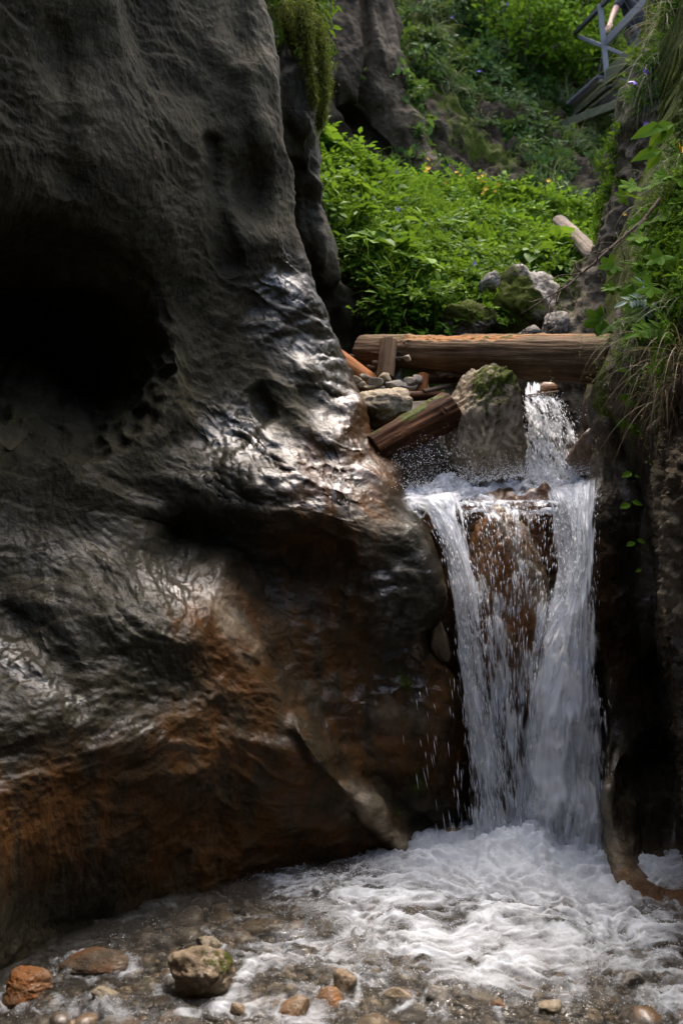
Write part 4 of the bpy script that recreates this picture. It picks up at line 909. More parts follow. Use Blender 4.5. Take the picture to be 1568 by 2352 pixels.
# ---------------------------------------------------------------- plants
def leafT(w=.28, fold=.07, droop=.14, teeth=0):
    V = np.array([[0,0,0],[-w*.85,.32,fold],[0,.32,0],[w*.85,.32,fold],[-w*.72,.66,fold*.7-droop*.4],[0,.66,-droop*.4],[w*.72,.66,fold*.7-droop*.4],[0,1,-droop]])
    F = np.array([[0,2,1],[0,3,2],[1,2,4],[2,5,4],[2,3,5],[3,6,5],[4,5,7],[5,6,7]])
    return V, F
LEAF = leafT()
def lobed(n=5, depth=.45, spread=2.3, cup=.12):
    """palmate leaf with n pointed lobes, stalk end at the origin, pointing along +y"""
    V = [[0, .0, 0]]; a = np.linspace(-spread, spread, n*4+1)
    for k, t in enumerate(a):
        ph = (k % 4)
        r = {0: 1-depth, 1: .78, 2: 1., 3: .78}[ph]*(1-.22*abs(t)/spread)
        V.append([r*.55*math.sin(t), .42+r*.55*math.cos(t), cup*(r-.5)-.1*(r*math.cos(t)) ])
    V = np.array(V); V[0] = [0, .36, 0]
    F = np.array([[0, k+1, k] for k in range(1, len(a))])
    return V, F
LOBED = lobed()
def basis(y, up):
    y = np.asarray(y, float); y = y/(np.linalg.norm(y)+1e-9)
    x = np.cross(y, up); nx = np.linalg.norm(x); x = x/nx if nx > 1e-6 else np.array([1., 0, 0])
    return np.stack([x, y, np.cross(x, y)], 1)
class Plant:
    def __init__(s): s.V = []; s.F = []; s.r = []; s.n = 0
    def put(s, T, pos, y, up, sc, r):
        V, F = T; V = V@basis(y, up).T*sc+np.asarray(pos)
        s.V.append(V); s.F.append(F+s.n); s.n += len(V); s.r.append(np.full(len(V), r))
    def stem(s, a, b, w, r=.15):
        a = np.asarray(a, float); b = np.asarray(b, float); d = b-a; x = np.cross(d, [0.3, .5, .8]); x /= np.linalg.norm(x)+1e-9
        y = np.cross(d, x); y /= np.linalg.norm(y)+1e-9
        V = np.array([a+x*w, a-x*.5*w+y*.87*w, a-x*.5*w-y*.87*w, b+x*w*.6, b-x*.3*w+y*.5*w, b-x*.3*w-y*.5*w])
        F = np.array([[0,1,4],[0,4,3],[1,2,5],[1,5,4],[2,0,3],[2,3,5]])
        s.V.append(V); s.F.append(F+s.n); s.n += 6; s.r.append(np.full(6, r))
    def get(s): return np.concatenate(s.V), np.concatenate(s.F), np.concatenate(s.r)
def pinnate(pl, rs, base, dirv, up, L, pairs, lf, T=LEAF, arch=.5, stemw=.006):
    """a compound leaf: leaflets in pairs along an arching stalk"""
    dirv = np.asarray(dirv, float); dirv /= np.linalg.norm(dirv); p = np.asarray(base, float); d = dirv.copy(); step = L/(pairs+1)
    for k in range(pairs+1):
        q = p+d*step; pl.stem(p, q, stemw*(1-.6*k/(pairs+1))); p = q
        d = d+np.array([0, 0, -arch/(pairs+1)]); d /= np.linalg.norm(d)
        side = np.cross(d, up); side /= np.linalg.norm(side)+1e-9; n = np.cross(side, d)
        if k == pairs: pl.put(T, p, d, n, lf*1.15, rs.uniform()); break
        for sg in (-1, 1):
            pl.put(T, p, d*.55+sg*side+n*rs.uniform(-.2, .2), n+.3*rs.normal(size=3), lf*(1-.35*k/pairs)*rs.uniform(.8, 1.15), rs.uniform())
def herb(seed, nl=8, pairs=3, L=.6, lf=.26, h=.5, T=LEAF):
    rs = np.random.RandomState(seed); pl = Plant(); pl.stem([0, 0, -.1], [0, 0, h], .012)
    for k in range(nl):
        a = k*2.4+rs.uniform(-.4, .4); z = h*(.25+.75*(k+1)/nl); el = rs.uniform(.15, .75)+.5*(k/nl)
        d = np.array([math.cos(a)*math.cos(el), math.sin(a)*math.cos(el), math.sin(el)])
        pinnate(pl, rs, [0, 0, z], d, np.array([0, 0, 1.]), L*rs.uniform(.7, 1.1), pairs, lf, T)
    return pl.get()
def tuft_small(seed, n=14, T=LEAF):
    rs = np.random.RandomState(seed); pl = Plant()
    for k in range(n):
        a = rs.uniform(0, 6.28); el = rs.uniform(-.1, 1.2); p = rs.normal(size=3)*np.array([.25, .25, .12])+np.array([0, 0, .15])
        pl.put(T, p, [math.cos(a)*math.cos(el), math.sin(a)*math.cos(el), math.sin(el)], rs.normal(size=3)*.4+[0, 0, 1], rs.uniform(.3, .6), rs.uniform())
    return pl.get()
HERBS = [herb(k, 8, 3, .62, .25) for k in range(4)]+[herb(10+k, 7, 1, .5, .42, .55) for k in range(3)]
TUFTS = [tuft_small(k) for k in range(4)]
def scatter(name, mat, pts, nrm, size, templates, seed, up=.6, tilt=.25, bright=.5):
    rs = np.random.RandomState(seed); N = len(pts); mb = MB(); pick = rs.randint(0, len(templates), N)
    upv = nrm*(1-up)+np.array([0, 0, up])+rs.normal(size=(N, 3))*tilt
    R = frames(upv, rs.uniform(0, 6.28, N)); sz = size*rs.uniform(.5, 1.6, N)
    for k, (T, F, r) in enumerate(templates):
        i = np.where(pick == k)[0]
        if not len(i): continue
        V, FF = stamp(T, F, pts[i], R[i], sz[i])
        ri = rs.uniform(0, 1, len(i))
        mb.add(V, FF, rnd=np.clip((bright*ri[:, None]+(1-bright)*r[None]), 0, 1).ravel())
    return mb.build(name, mat, None, False)
def pickpts(G, gx, gy, w, N, seed, jit=.02):
    """N random points on a grid surface, weighted by w(px,py,V) and by area"""
    rs = np.random.RandomState(seed); n = gnormals(G); s = np.sign((n*(G-np.array([0, 0, CAM_H]))).sum(-1).mean()); n = -n*s
    du = np.linalg.norm(np.gradient(G, axis=1), axis=-1); dv = np.linalg.norm(np.gradient(G, axis=0), axis=-1)
    W_ = np.clip(w(gx, gy, G), 0, None)*du*dv; W_ = W_.ravel()/W_.sum()
    i = rs.choice(len(W_), N, p=W_)
    return G.reshape(-1, 3)[i]+rs.normal(size=(N, 3))*jit, n.reshape(-1, 3)[i], gx.ravel()[i], gy.ravel()[i]
G, gx, gy, _ = MDV
front = [(800,470),(860,560),(880,640),(870,720),(1000,740),(1120,690),(1150,620)]
w = lambda px, py, V: sstep(py-mtop(px), -5, 10)*np.where(py < 735, 1, .15)*(1-.9*inside(px, py, [(640,520),(755,540),(800,600),(860,690),(880,900),(640,900)]))*(1-.95*inside(px, py, [(1095,640),(1150,600),(1290,650),(1400,560),(1460,560),(1460,900),(1095,900)]))*(.5+.6*(fbm(V*1.2, 2) > -.2))
pts, nn, qx, qy = pickpts(G, gx, gy, w, 3400, 1, .03)
o = scatter('herb_undergrowth', M['leaf'], pts, nn, .135, HERBS, 2, .7, .28)
tag(o, 'bright green leafy undergrowth covering the bank behind the log', 'undergrowth', kind='stuff')
pts, nn, qx, qy = pickpts(G, gx, gy, lambda px, py, V: w(px, py, V)*sstep(py-mtop(px), 90, 160), 1500, 7, .04)
o = scatter('low_herbs', M['leaf'], pts, nn, .10, TUFTS+HERBS[:2], 3, .5, .35)
tag(o, 'small low herbs on the steep front of the bank', 'undergrowth', kind='stuff')
pts, nn, qx, qy = pickpts(G, gx, gy, lambda px, py, V: sstep(py-mtop(px), 30, -5)*(1+1*(px < 790)), 480, 17, .05)
o = scatter('tall_herbs', M['leaf'], pts, nn, .19, HERBS[:4], 5, .9, .2)
tag(o, 'taller herbs along the upper rim of the bank', 'undergrowth', kind='stuff')
BROAD = [herb(30+k, 6, 1, .35, .75, .6, leafT(.42, .1, .3)) for k in range(3)]
pts, nn, qx, qy = pickpts(G, gx, gy, lambda px, py, V: w(px, py, V)*(fbm(V*1.6+20, 2) > .0), 60, 18, .04)
tag(scatter('broad_leaved_herbs', M['leaf'], pts+nn*.06, nn, .14, BROAD, 6, .8, .25), 'broad-leaved herbs standing among the finer ones', 'undergrowth', kind='stuff')
def bank_grass():
    p, n_, *_ = pickpts(*MDV[:3], lambda px, py, V: w(px, py, V)*(fbm(V*1.3+40, 2) > .0), 260, 19, .05)
    r = np.random.RandomState(9); mb = MB(); b = np.repeat(p, 14, 0)+r.normal(size=(260*14, 3))*.03
    blades(b, r.normal(size=(len(b), 3))*.35+np.array([0, -.2, 1.]), r.uniform(.2, .42, len(b)), .004, 6, 1.6, 5, mb)
    tag(mb.build('bank_grass', M['leaf'], None, False), 'grass blades between the herbs of the bank', 'grass', kind='stuff')
# herbs and grass on the cliff
G, gx, gy, _ = B2V
cw = lambda px, py, V: sstep(fbm(V*np.array([.9, .9, .7])+3, 3)+.25*sstep(py, 260, 0)-.10*inside(px, py, [(1080,330),(1420,290),(1420,500),(1100,480)]), -.27, .15)*(py < 520)*(py > -140)
pts, nn, qx, qy = pickpts(G, gx, gy, cw, 6500, 21, .06)
o = scatter('cliff_herbs', M['leaf_far'], pts, nn, .15, TUFTS+HERBS, 22, .35, .4)
tag(o, 'small herbs growing all over the cliff at the back', 'undergrowth', kind='stuff')
G1, hx, hy, _ = B1V
pts, nn, qx, qy = pickpts(G1, hx, hy, lambda px, py, V: sstep(px, 880, 960)*(py > -60)+.03, 160, 23, .05)
o = scatter('buttress_herbs', M['leaf_far'], pts, nn, .17, TUFTS, 24, .35, .4)
tag(o, 'few small herbs at the edge of the bare grey buttress', 'undergrowth', kind='stuff')
def blades(base, dirs, L, wdt, seed, droop=1.2, segs=8, mb=None, curl=.25):
    rs = np.random.RandomState(seed); N = len(base); d = dirs/np.linalg.norm(dirs, axis=1)[:, None]; p = base.copy(); L = np.broadcast_to(L, (N,)); st = (L/segs)[:, None]
    side = np.cross(d, rs.normal(size=(N, 3))); side /= np.linalg.norm(side, axis=1)[:, None]+1e-9
    rowsL = []
    cv = rs.normal(size=(N, 3))*curl
    for k in range(segs+1):
        w_ = wdt*(1-(k/segs)**1.5*.92)
        rowsL.append(np.stack([p-side*w_, p+side*w_], 1))
        p = p+d*st; d = d+np.array([0, 0, -droop/segs])+cv/segs; d /= np.linalg.norm(d, axis=1)[:, None]
    V = np.stack(rowsL, 1)           # N, segs+1, 2, 3
    i = np.arange(segs)*2
    f = np.stack([i, i+1, i+3, i+2], -1)
    F = (f[None]+(np.arange(N)*(segs+1)*2)[:, None, None]).reshape(-1, 4)
    r = np.repeat(rs.uniform(0, 1, N), (segs+1)*2)
    (mb or MB()).add(V.reshape(-1, 3), F, rnd=r) if mb is not None else None
    return V.reshape(-1, 3), F, r
bank_grass()
pts, nn, qx, qy = pickpts(G, gx, gy, cw, 330, 31, .05)
mb = MB()
rs = np.random.RandomState(3)
b = np.repeat(pts, 26, 0)+rs.normal(size=(330*26, 3))*.05
d = np.repeat(nn, 26, 0)*.8+rs.normal(size=(330*26, 3))*.45+np.array([0, 0, .5])
blades(b, d, rs.uniform(.2, .5, len(b)), .006, 5, 2.2, 5, mb)
tag(mb.build('cliff_grass', M['grass'], None, False), 'drooping grass on the cliff at the back', 'grass', kind='stuff')
# specks of flower on cliff and bank: little five-petalled stars
def flowers(mb, pts, size, seed):
    rs = np.random.RandomState(seed); pl = Plant()
    for k in range(5):
        a = k*6.283/5; pl.put(leafT(.33, .05, -.2), [0, 0, 0], [math.cos(a), math.sin(a), .35], [0, 0, 1.], 1., .5)
    T, F, r = pl.get(); N = len(pts)
    V, FF = stamp(T, F, pts, frames(rs.normal(size=(N, 3))*.5+np.array([0, -.6, .5]), rs.uniform(0, 6, N)), size*rs.uniform(.7, 1.2, N)); mb.add(V, FF)
mb = MB(); pts, nn, *_ = pickpts(G, gx, gy, cw, 46, 41, .05); flowers(mb, pts+nn*.12, .035, 1)
pm, nm, *_ = pickpts(MDV[0], MDV[1], MDV[2], w, 4, 42, .05); flowers(mb, pm+nm*.2+[0, 0, .08], .025, 2)
tag(mb.build('purple_bellflowers', M['purple'], None, False), 'specks of purple flower scattered over cliff and bank', 'flowers', kind='stuff')
mb = MB(); pm, nm, *_ = pickpts(MDV[0], MDV[1], MDV[2], lambda px, py, V: w(px, py, V)*(brush(px, py, [(1000,470),(1290,520)], 60)+.02), 16, 43, .05); flowers(mb, pm+nm*.22+[0, 0, .14], .03, 3)
tag(mb.build('yellow_flowers', M['yellow'], None, False), 'specks of yellow flower in the herbs of the bank', 'flowers', kind='stuff')

# shrubs above the cliff
def shrub(label, px, py, Y, rx, rz, n, seed, mat='leaf_tree', lf=.10):
    rs = np.random.RandomState(seed); c = P(px, py, Y)
    root = empty('shrub', tuple(c-np.array([0, 0, rz*1.1])), label, 'shrub', 'shrubs above the cliff')
    mb = MB(); tips = []
    for k in range(9):
        a = rs.uniform(0, 6.28); e = c+np.array([math.cos(a)*rx*rs.uniform(.3, .9), math.sin(a)*rx*.6, rs.uniform(-.4, .9)*rz])
        s0 = c+np.array([rs.normal()*.05, .15, -rz*1.1]); q = twigline(s0, e, 9, .12, seed*3+k)
        V, F = tube(q, np.linspace(.035, .008, 9), 6); mb.add(V, F, raw=0); tips += [q[5], q[7], q[8]]
    mb.build('stem', M['twig'], root)
    cl = np.concatenate([np.array(tips), c+rs.normal(size=(26, 3))*np.array([rx*.55, rx*.4, rz*.5])])
    i = rs.randint(0, len(cl), n); p = cl[i]+rs.normal(size=(n, 3))*rx*.17*np.array([1, 1, .7])
    T, F = leafT(.3, .06, .2); R = frames(rs.normal(size=(n, 3))*.55+np.array([0, -.2, .9]), rs.uniform(0, 6.28, n))
    V, FF = stamp(T, F, p, R, lf*rs.uniform(.6, 1.3, n))
    mesh('foliage', V, FF, M[mat], root, {'rnd': np.repeat(np.clip(.5*rs.uniform(0, 1, len(cl))[i]+.5*rs.uniform(0, 1, n), 0, 1), len(T))}, False)
pts, nn, qx, qy = pickpts(MDV[0], MDV[1], MDV[2], lambda px, py, V: brush(px, py, [(1000,690),(1130,700),(1230,720)], 70), 260, 61, .06)
pts[:, 1] -= .25
tag(scatter('rock_herbs', M['leaf'], pts, nn, .075, TUFTS, 62, .4, .4), 'small herbs growing over the rocks behind the log', 'undergrowth', kind='stuff')
shrub('yellow-green leafy shrub at the top left of the steel walkway', 1190, 60, 14.2, 1.0, .75, 3000, 1)
shrub('bright shrub filling the gap behind the walkway railing', 1300, 30, 15.2, 1.1, .8, 3400, 2)
shrub('loose shrub just above the far end of the walkway deck', 1345, 120, 14.6, .6, .5, 1300, 3)
shrub('leafy shrub behind the person on the walkway', 1440, 20, 16.5, 1.1, 1.1, 3400, 4)
shrub('darker shrub high on the cliff left of the yellow-green shrub', 1050, -10, 15.0, .7, .6, 1500, 5, 'leaf_far')
shrub('small shrub showing green between cliff and spur below the walkway', 1436, 300, 16.0, .5, .7, 1200, 6)
shrub('overhanging shrub above the top edge over the walkway', 1250, -130, 15.5, 1.6, .8, 3000, 7)

# moss and herbs on the pillar behind the left wall
G2, kx, ky, _ = P2V
pts, nn, qx, qy = pickpts(G2, kx, ky, lambda px, py, V: sstep(py, 210, 40)*sstep(px, 600, 690)*(py > -150), 420, 51, .03)
tag(scatter('pillar_herbs', M['leaf_near'], pts, nn, .11, TUFTS+HERBS[4:], 52, .3, .4), 'bright small herbs on top of the mossy pillar', 'undergrowth', kind='stuff')
def moss_drape(label, line, Y, n, width, seed):
    rs = np.random.RandomState(seed); mb = MB(); q = np.array([P(x, y, Y) for x, y in line]); t = rs.uniform(0, 1, n)
    s = np.linspace(0, 1, len(q)); p = np.stack([np.interp(t, s, q[:, k]) for k in range(3)], -1)+rs.normal(size=(n, 3))*width*(1.1-.8*t)[:, None]
    d = rs.normal(size=(n, 3))*.6+np.array([.1, -.5, -.6])
    V, F, r = blades(p, d, rs.uniform(.02, .06, n), .003, seed, 1.2, 3, None, .6)
    mb.add(V, F, rnd=r)
    o = mb.build('hanging_moss', M['moss'], None, False, True); tag(o, label, 'moss', 'moss hanging from the pillar')
moss_drape('long strand of yellow moss hanging down the front of the pillar', [(702,60),(706,130),(714,190),(722,232)], 5.98, 2200, .012, 1)
moss_drape('thick band of moss along the right edge of the pillar', [(722,40),(736,110),(742,180),(740,240),(734,290)], 6.12, 3600, .035, 2)
moss_drape('short strand of moss on the left of the pillar top', [(655,10),(664,60),(672,110)], 6.15, 1500, .03, 3)
moss_drape('moss cushion in the middle of the pillar top', [(690,0),(696,70),(712,120)], 6.02, 2400, .04, 4)

# plants on the right-hand rocks
rs = np.random.RandomState(77)
def spot(px, py, dY=-.06):
    """point on the near right wall behind photo position"""
    Y = float(r1_depth(np.array([[px]], float), np.array([[py]], float))[0, 0]); return P(px, py, Y+dY)
def plant(name, label, cat, base, group, fn, mat):
    pl = Plant(); fn(pl, np.asarray(base)); V, F, r = pl.get()
    tag(mesh(name, V, F, mat, None, {'rnd': np.clip(r, 0, 1)}, False, True), label, cat, group)
TRI = lobed(3, .5, 1.9, .1)
def columbine(base, tip, lf, seed, n=3, T=LOBED):
    def f(pl, b):
        r = np.random.RandomState(seed); e = np.asarray(tip); q = twigline(b, e, 6, .12, seed)+np.array([0, 0, .03])*np.sin(np.linspace(0, 3.14, 6))[:, None]
        for k in range(5): pl.stem(q[k], q[k+1], .0022)
        d = e-q[-2]; d /= np.linalg.norm(d)+1e-9
        for k in range(n):
            a = (k-(n-1)/2)*1.0; y = np.array([d[0]*math.cos(a)-math.sin(a)*.8, -.35, d[2]*math.cos(a)-.25+.2*r.normal()])
            pl.put(T, e, y, np.array([.1, -.75, .65])+.25*r.normal(size=3), lf*r.uniform(.85, 1.15), r.uniform(.3, 1))
    return f
G_ = 'leafy plants on the right-hand rock'
near = [((1530,470),(1478,428),.13,'bright leaf held out against the dark spur, topmost of the lobed leaves',1,3),
 ((1540,520),(1455,462),.12,'long-stalked leaf pointing left over the twig',2,2),
 ((1568,500),(1490,500),.15,'broad cluster of lobed leaves just below the twig base',3,3),
 ((1560,560),(1500,540),.14,'cluster of lobed leaves under the grass beside the twig',4,3),
 ((1540,640),(1432,605),.13,'light green lobed leaf above the end of the log',5,3),
 ((1520,690),(1425,655),.11,'three-part leaf hanging over the spur next to the log',6,3),
 ((1500,740),(1412,732),.15,'big fern-like lobed leaf over the right end of the log',7,4),
 ((1540,600),(1500,610),.13,'round-lobed leaves in the middle of the right bank',8,3),
 ((1568,640),(1520,650),.14,'dense lobed leaves at the right edge of the picture',9,3),
 ((1560,700),(1480,660),.13,'dark green lobed leaves behind the pale feathery leaf',10,3),
 ((1575,590),(1540,575),.15,'large leaves at the right edge below the grass',11,3),
 ((1560,760),(1505,745),.12,'small lobed leaves above the hanging grass',12,3),
 ((1575,430),(1545,400),.13,'leaves under the yellow flower at the right edge',13,3)]
for a, b, lf, lab, sd_, n in near:
    plant('lobed_leaf_plant', lab, 'plant', spot(a[0], a[1], -.02), G_, columbine(spot(*a, -.02), spot(b[0], b[1], -.30)if b[0] > 1440 else P(b[0], b[1], 4.35), lf, sd_, n), M['leaf_near'])
big = leafT(.24, .05, .25)
for k, (a, b, lf, lab) in enumerate([((1600,300),(1530,290),.16,'large pointed leaf entering at the right edge below the violet flower'), ((1610,360),(1520,345),.14,'pointed leaf just above the yellow flower'), ((1600,270),(1548,285),.13,'second pointed leaf overlapping the large one at the right edge')]):
    plant('pointed_leaf_plant', lab, 'plant', P(*a, 4.2), G_, (lambda bb, ll, kk: lambda pl, base: (pl.stem(base, P(*bb, 4.15), .003), [pl.put(big, P(*bb, 4.15), [-.9+.3*j, -.25, -.25-.45*j], [.1, -.9, .42], ll*(1-.2*j), .75-.2*j) for j in range(2)]))(b, lf, k), M['leaf_near'])
def feathery(base, tip, L, seed, pairs=7):
    def f(pl, b):
        r = np.random.RandomState(seed); e = np.asarray(tip); pl.stem(b, e, .0025)
        d = np.array([-.85, -.3, .1]); pinnate(pl, r, e, d, np.array([.1, -.7, .6]), L, pairs, L*.42, leafT(.2, .04, .1), .5, .002)
        for s_ in (-1, 1): pinnate(pl, r, e, d+np.array([.35, 0, .7*s_]), np.array([.1, -.7, .6]), L*.7, pairs-2, L*.32, leafT(.2, .04, .1), .5, .002)
    return f
plant('feathery_leaf_plant', 'pale silvery feathery leaf drooping beside the big fern-like leaf', 'plant', spot(1540, 690), G_, feathery(spot(1540, 690), spot(1505, 690, -.28), .14, 3), M['leaf_pale'])
plant('feathery_leaf_plant', 'dark green toothed leaf standing above the pale feathery leaf', 'plant', spot(1530, 690), G_, feathery(spot(1530, 690), spot(1505, 650, -.25), .12, 4), M['leaf_near'])
plant('fern', 'small fern frond on the rock among the hanging grass', 'fern', spot(1568, 790), G_, feathery(spot(1568, 790), spot(1540, 760, -.25), .16, 5, 10), M['leaf_near'])
plant('fern', 'short fern frond at the right edge below the other frond', 'fern', spot(1560, 860), G_, feathery(spot(1560, 860), spot(1535, 845, -.2), .10, 6, 9), M['leaf_near'])
for k, (x, y) in enumerate([(1440,848),(1452,868),(1436,905),(1450,918),(1430,962),(1455,975),(1462,985)]):
    plant('trefoil_sprig', 'small three-leaved sprig on the dark rock below the hanging grass', 'sprig', spot(x+20, y-10), 'three-leaved sprigs on the right rock', columbine(spot(x+20, y-12, -.01), spot(x, y, -.08), .05, 60+k, 3, leafT(.36, .05, .1)), M['leaf_near'])
# cover of small plants between them
pts, nn, qx, qy = pickpts(R1V[0], R1V[1], R1V[2], lambda px, py, V: sstep(px-r1_edge(py), 18, 50)*(px < 1640)*sstep(py, 330, 460)*sstep(py+.35*(px-1400), 860, 740)*(.35+(fbm(V*4, 2) > -.1)), 1000, 71, .02)
tag(scatter('ground_herbs', M['leaf_near'], pts, nn, .055, TUFTS+HERBS, 72, .3, .5), 'small mixed herbs covering the right-hand rock', 'undergrowth', kind='stuff')
pts, nn, qx, qy = pickpts(R3V[0], R3V[1], R3V[2], lambda px, py, V: sstep(px-r3_edge(py), 10, 34)*sstep(px-r3_edge(py), 170, 60)*sstep(py, 300, 180)*(py > -120)+.5*brush(px, py, [(1430,300),(1430,440)], 16), 360, 73, .03)
tag(scatter('spur_herbs', M['leaf_near'], pts, nn, .07, TUFTS+HERBS, 74, .3, .4), 'bright herbs growing on the spur beside the walkway', 'undergrowth', kind='stuff')
def tuft(label, base, dirv, n, L, w_, seed, mat, spread=.03, droop=2.2, seeds=0, group='grass tufts hanging from the right-hand rock', segs=10):
    r = np.random.RandomState(seed); mb = MB(); b = np.asarray(base)+r.normal(size=(n, 3))*spread
    d = np.asarray(dirv)+r.normal(size=(n, 3))*.42
    V, F, rr = blades(b, d, r.uniform(.55, 1.1, n)*L, w_, seed, droop, segs, None, .5); mb.add(V, F, rnd=rr)
    if seeds:
        tips = V.reshape(n, segs+1, 2, 3)[:seeds, -1, 0]
        q = np.repeat(tips, 14, 0)+np.concatenate([r.normal(size=(seeds*14, 2))*.006, r.uniform(-.01, .10, (seeds*14, 1))], 1)
        V, F, rr = blades(q, r.normal(size=(len(q), 3)), .012, .0018, seed+1, .5, 2, None); mb.add(V, F, rnd=rr*.3+.7)
    o = mb.build('grass_tuft', mat, None, False, True); tag(o, label, 'grass tuft', group)
tuft('green hanging grass over the edge next to the log end', spot(1425, 775, -.05), (-.15, -.5, .35), 46, .28, .0015, 1, M['grass'], .03, 2.6, 8)
tuft('long hanging grass in the middle of the dark rock', spot(1460, 800, -.06), (-.15, -.6, .35), 58, .42, .0015, 2, M['grass'], .04, 2.6, 14)
tuft('hanging grass with seed heads right of the middle', spot(1510, 830, -.06), (-.1, -.7, .3), 58, .46, .0015, 3, M['grass'], .04, 2.6, 18)
tuft('dry straw-coloured grass hanging at the right edge', spot(1560, 830, -.06), (-.2, -.6, .2), 100, .48, .0016, 4, M['dry'], .04, 2.8, 10)
tuft('second dry tuft, lower, over the pale root', spot(1540, 900, -.06), (-.2, -.6, .1), 90, .36, .0017, 5, M['dry'], .04, 2.6, 8)
tuft('fine pale grass high on the right bank beside the twig base', spot(1530, 470, -.05), (-.3, -.5, .7), 120, .28, .0014, 6, M['grass'], .06, 2.0, 6)
tuft('fine grass at the right edge under the yellow flower', spot(1568, 430, -.05), (-.4, -.5, .7), 120, .28, .0014, 7, M['grass'], .06, 2.0, 6)
tuft('wispy grass on the rim of the right bank above the lobed leaves', spot(1490, 590, -.05), (-.3, -.5, .6), 90, .24, .0014, 8, M['grass'], .06, 2.0, 6)
tuft('grass curtain at the right edge above the dry tuft', spot(1560, 720, -.05), (-.2, -.6, .3), 70, .34, .0015, 9, M['grass'], .05, 2.4, 6)
def r3spot(px, py, dY=-.05): return P(px, py, float(R3(np.array([px]), np.array([py]))[0])+dY)
tuft('bright grass leaning out toward the walkway', r3spot(1530, 120), (-.5, -.3, .5), 34, .20, .004, 11, M['leaf_near'], .07, 2.2, 0, 'grass tufts on the spur')
tuft('grey-green grass streaming down the face of the spur', r3spot(1500, 170), (-.5, -.6, -.2), 110, .5, .002, 12, M['grass'], .06, 1.6, 0, 'grass tufts on the spur')
tuft('grass on the spur just below the walkway beam', r3spot(1470, 220), (-.4, -.4, .4), 60, .22, .003, 13, M['leaf_near'], .06, 2.2, 0, 'grass tufts on the spur')
tuft('dry grass under the top right corner', r3spot(1535, 40), (-.4, -.6, .0), 80, .5, .0022, 14, M['dry'], .08, 2.0, 0, 'grass tufts on the spur')
# single flowers
def flower(label, px, py, Y, size, mat, group):
    root = empty('flower', tuple(P(px+6, py+22, Y+.03)), label, 'flower', group)
    V, F = tube(twigline(P(px+6, py+22, Y+.03), P(px, py, Y), 5, .1, 3), .002, 5); mesh('stalk', V, F, M['twig'], root)
    mb = MB(); flowers(mb, np.array([P(px, py, Y-.005)]), size, int(px)); mb.build('petals', mat, root, False)
flower('violet bellflower right of the other one beside the walkway', 1481, 170, 6.0, .036, M['purple'], 'violet bellflowers on the spur')
flower('violet bellflower closest to the walkway', 1457, 186, 6.0, .036, M['purple'], 'violet bellflowers on the spur')
flower('lone violet bellflower lower on the dark spur', 1484, 283, 5.9, .03, M['purple'], 'violet bellflowers on the spur')
flower('yellow flower at the right edge', 1562, 350, 4.3, .05, M['yellow'], 'yellow flowers on the right bank')
flower('tiny yellow flower below the topmost lobed leaf', 1434, 492, 5.0, .018, M['yellow'], 'yellow flowers on the right bank')
# trailing vine
root = empty('vine', tuple(P(1446, 1020, 4.42)), 'thin vine with pairs of bright leaves trailing down the dark right wall', 'vine')
q = np.array([P(*a) for a in [(1444,1000,4.42),(1450,1080,4.36),(1447,1150,4.36),(1456,1240,4.38),(1468,1290,4.4),(1474,1315,4.4)]])
qq = np.stack([np.interp(np.linspace(0, 5, 40), np.arange(6), q[:, k]) for k in range(3)], -1); V, F = tube(qq, .0017, 5); mesh('stalk', V, F, M['leaf_near'], root, {'rnd': np.full(len(V), .2)})
for k, (x, y, sx, sc) in enumerate([(1452,1086,-1,.055),(1456,1092,1,.025),(1448,1158,-1,.055),(1450,1152,1,.05),(1458,1246,-1,.045),(1462,1240,1,.04),(1473,1308,-1,.03)]):
    V, F = leafT(.38, .06, .15); V = V@basis([sx*.9, -.25, -.25], [.0, -.75, .65]).T*sc+P(x, y, 4.36); mesh('leaf', V, F, M['leaf_near'], root, {'rnd': np.full(8, .9)}, False)
# bare twig reaching over the stream
mb = MB()
main = [(1516,455,4.5),(1480,500,4.45),(1440,530,4.4),(1400,575,4.35),(1362,612,4.3),(1335,628,4.3),(1300,655,4.25),(1265,678,4.2),(1230,700,4.2),(1195,722,4.15)]
q = np.array([P(*a) for a in main]); q[1:-1] += rs.normal(size=(8, 3))*.006; V, F = tube(q, np.linspace(.0075, .0018, 10), 6); mb.add(V, F)
for i, (a, b) in enumerate([((1335,628),(1240,640)),((1335,628),(1310,600)),((1300,655),(1268,700)),((1282,668),(1276,745)),((1300,655),(1332,702)),((1362,612),(1385,560)),((1400,575),(1440,545)),((1440,530),(1420,700)),((1265,678),(1258,735)),((1245,690),(1200,690)),((1276,745),(1262,765)),((1332,702),(1345,690)),((1480,500),(1445,560)),((1400,575),(1350,580))]):
    V, F = tube(twigline(P(*a, 4.28), P(*b, 4.2), 9, .12, i+9), np.linspace(.0032, .0012, 9), 5); mb.add(V, F)
tag(mb.build('bare_twig', M['twig'], None, True, True), 'long bare twig reaching from the right bank over the stream', 'twig')
V, F = tube(twigline(P(1490, 990, 4.05), P(1600, 850, 3.75), 24, .12, 5), np.linspace(.022, .05, 24), 10)
tag(mesh('root', V, F, M['twig'], None, {}, True, True), 'pale gnarled root under the dry grass at the right', 'root')
